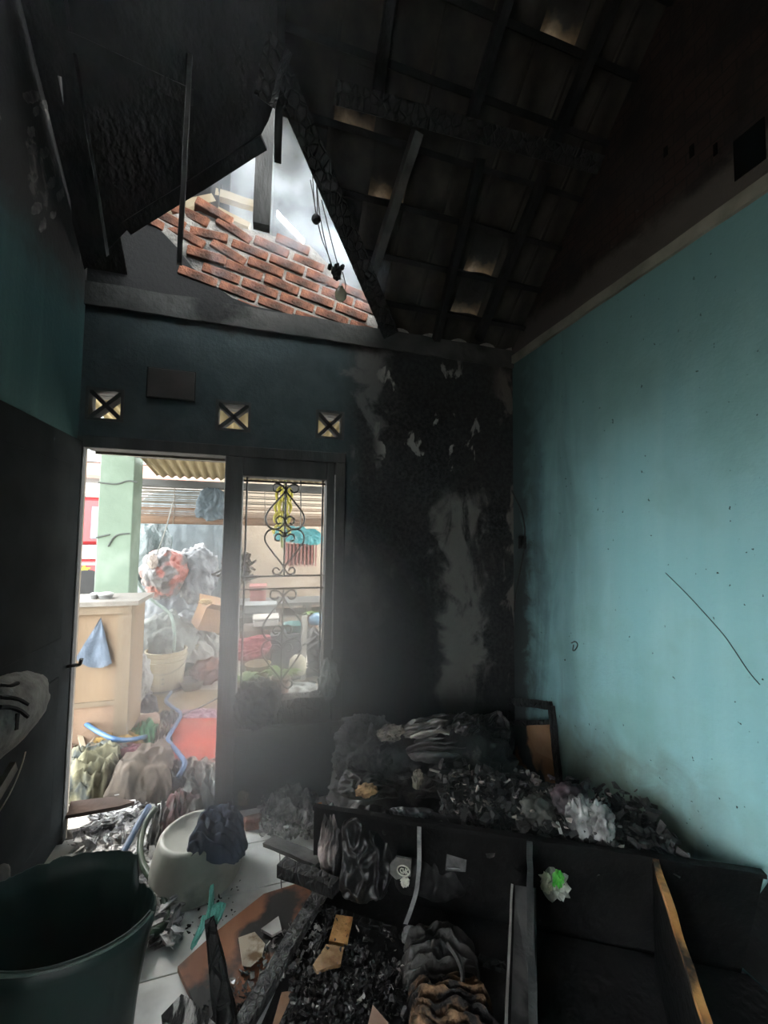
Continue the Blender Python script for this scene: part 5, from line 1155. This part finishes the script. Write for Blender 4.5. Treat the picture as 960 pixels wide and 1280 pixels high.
# ------------------------------------------------ garment hung on the door leaf
th2 = thing('striped_jacket', PX(20, 890, -.96), 'grey jacket with black piping bunched on the dark door leaf', 'jacket')
gj = mat('grey_jersey', (.075, .073, .066), (.14, .135, .124), rough=.9, scale=14, bump=.4)
gk = mat('black_piping', (.006, .006, .006), rough=.9)
Ya, Yb = 1.70, 2.26
cen = PX(2, 892, -.93)
bm = blob((0, 0, 0), (.11, .33, .135), 7, amp=.06, freq=1.5, ridge=.05, rfreq=3, sub=5)
for v in bm.verts:
    v.co += V((cen.x, cen.y-.06, cen.z))
    if v.co.x < -1.0: v.co.x = -1.0
link('body', bm, gj, th2, smooth=True)
def jac(x, y, off=.0):
    d = ray(x, y); best = None
    # front surface of the rounded bundle along this ray
    c0 = V((cen.x, cen.y-.06, cen.z)); R = V((.112+off, .335+off, .138+off))
    o_ = V(((CAM.x-c0.x)/R.x, (CAM.y-c0.y)/R.y, (CAM.z-c0.z)/R.z)); dd = V((d.x/R.x, d.y/R.y, d.z/R.z))
    A_, B_, C_ = dd.dot(dd), 2*o_.dot(dd), o_.dot(o_)-1; D_ = B_*B_-4*A_*C_
    return CAM + d*((-B_-sqrt(max(D_, 0)))/(2*A_))
for px_ in (((0, 872), (12, 872), (24, 875), (34, 881)), ((0, 884), (12, 884), (24, 888), (34, 896)), ((22, 892), (21, 900), (20, 912)), ((0, 857), (12, 858), (22, 854))):
    link('piping', tube([jac(x, y, .002) for x, y in px_], .008, 6), gk, th2)
p_, q_ = PX(-14, 1010, -.955), PX(17, 957, -.955)
plank('splintered_plank', p_, q_, .045, .02, cm('pale_charred_slat', (.42, .40, .34), .6), 'pale slat leaning on the door leaf under the grey jacket', 'slat', up=(1, 0, 0), cuts=6, rag=.003)
tag(link('bent_wire', tube([PX(32, 940, -.975), PX(26, 960, -.96), PX(18, 980, -.955), PX(8, 1000, -.955), PX(-8, 1025, -.96)], .003, 5), M['frame_pale']), 'thin bent wire running beside the pale slat on the door', 'wire')
tag(link('rounded_debris', blob(PX(-2, 1100, -.95), (.03, .05, .05), 3, amp=.15, sub=3), cm('pale_grey_plastic', (.30, .29, .27)), smooth=True), 'pale grey rounded lump at the left edge, below the slat', 'lump')
# ------------------------------------------------------------------ smoke
def smoke(name, lo, hi, dens, g, label, noise_scale=0, col=(.9, .95, 1)):
    o = link(name, box(lo, hi), bpy.data.materials.new(name)); m = o.data.materials[0]; m.use_nodes = True
    N = m.node_tree.nodes; L = m.node_tree.links; N.remove(N['Principled BSDF'])
    s = N.new('ShaderNodeVolumeScatter'); s.inputs['Density'].default_value = dens; s.inputs['Anisotropy'].default_value = g; s.inputs['Color'].default_value = (*col, 1)
    L.new(s.outputs[0], N['Material Output'].inputs['Volume'])
    if noise_scale:
        tc = N.new('ShaderNodeNewGeometry')
    if noise_scale == -1:                      # density shaped around the post, standing in for backlit glare too
        ds = N.new('ShaderNodeVectorMath'); ds.operation = 'DISTANCE'; ds.inputs[1].default_value = (.12, 2.5, .95)
        L.new(tc.outputs['Position'], ds.inputs[0])
        mr = N.new('ShaderNodeMapRange'); mr.interpolation_type = 'SMOOTHSTEP'; mr.inputs[1].default_value = 1.08; mr.inputs[2].default_value = .2; mr.inputs[3].default_value = dens; mr.inputs[4].default_value = dens*125
        L.new(ds.outputs['Value'], mr.inputs[0]); L.new(mr.outputs[0], s.inputs['Density'])
    elif noise_scale:
        n = N.new('ShaderNodeTexNoise'); n.inputs['Scale'].default_value = noise_scale; n.inputs['Detail'].default_value = 4
        L.new(tc.outputs['Position'], n.inputs['Vector'])
        mr = N.new('ShaderNodeMapRange'); mr.inputs[1].default_value = .46; mr.inputs[2].default_value = .66; mr.inputs[3].default_value = 0; mr.inputs[4].default_value = dens
        L.new(n.outputs[0], mr.inputs[0]); L.new(mr.outputs[0], s.inputs['Density'])
    o['kind'] = 'stuff'; o['label'] = label
    return o
smoke('smoke', (XL+.006, REAR+.01, .0), (XR-.03, BACK-.04, 3.05), .010, .82, 'thin grey smoke hanging through the whole burnt room', -1)
smoke('smoke', (-.35, 2.40, 3.3), (.75, 3.4, 4.7), 1.2, .3, 'bright smoke curling out of the opening in the roof', 3.2, col=(.78, .9, 1))
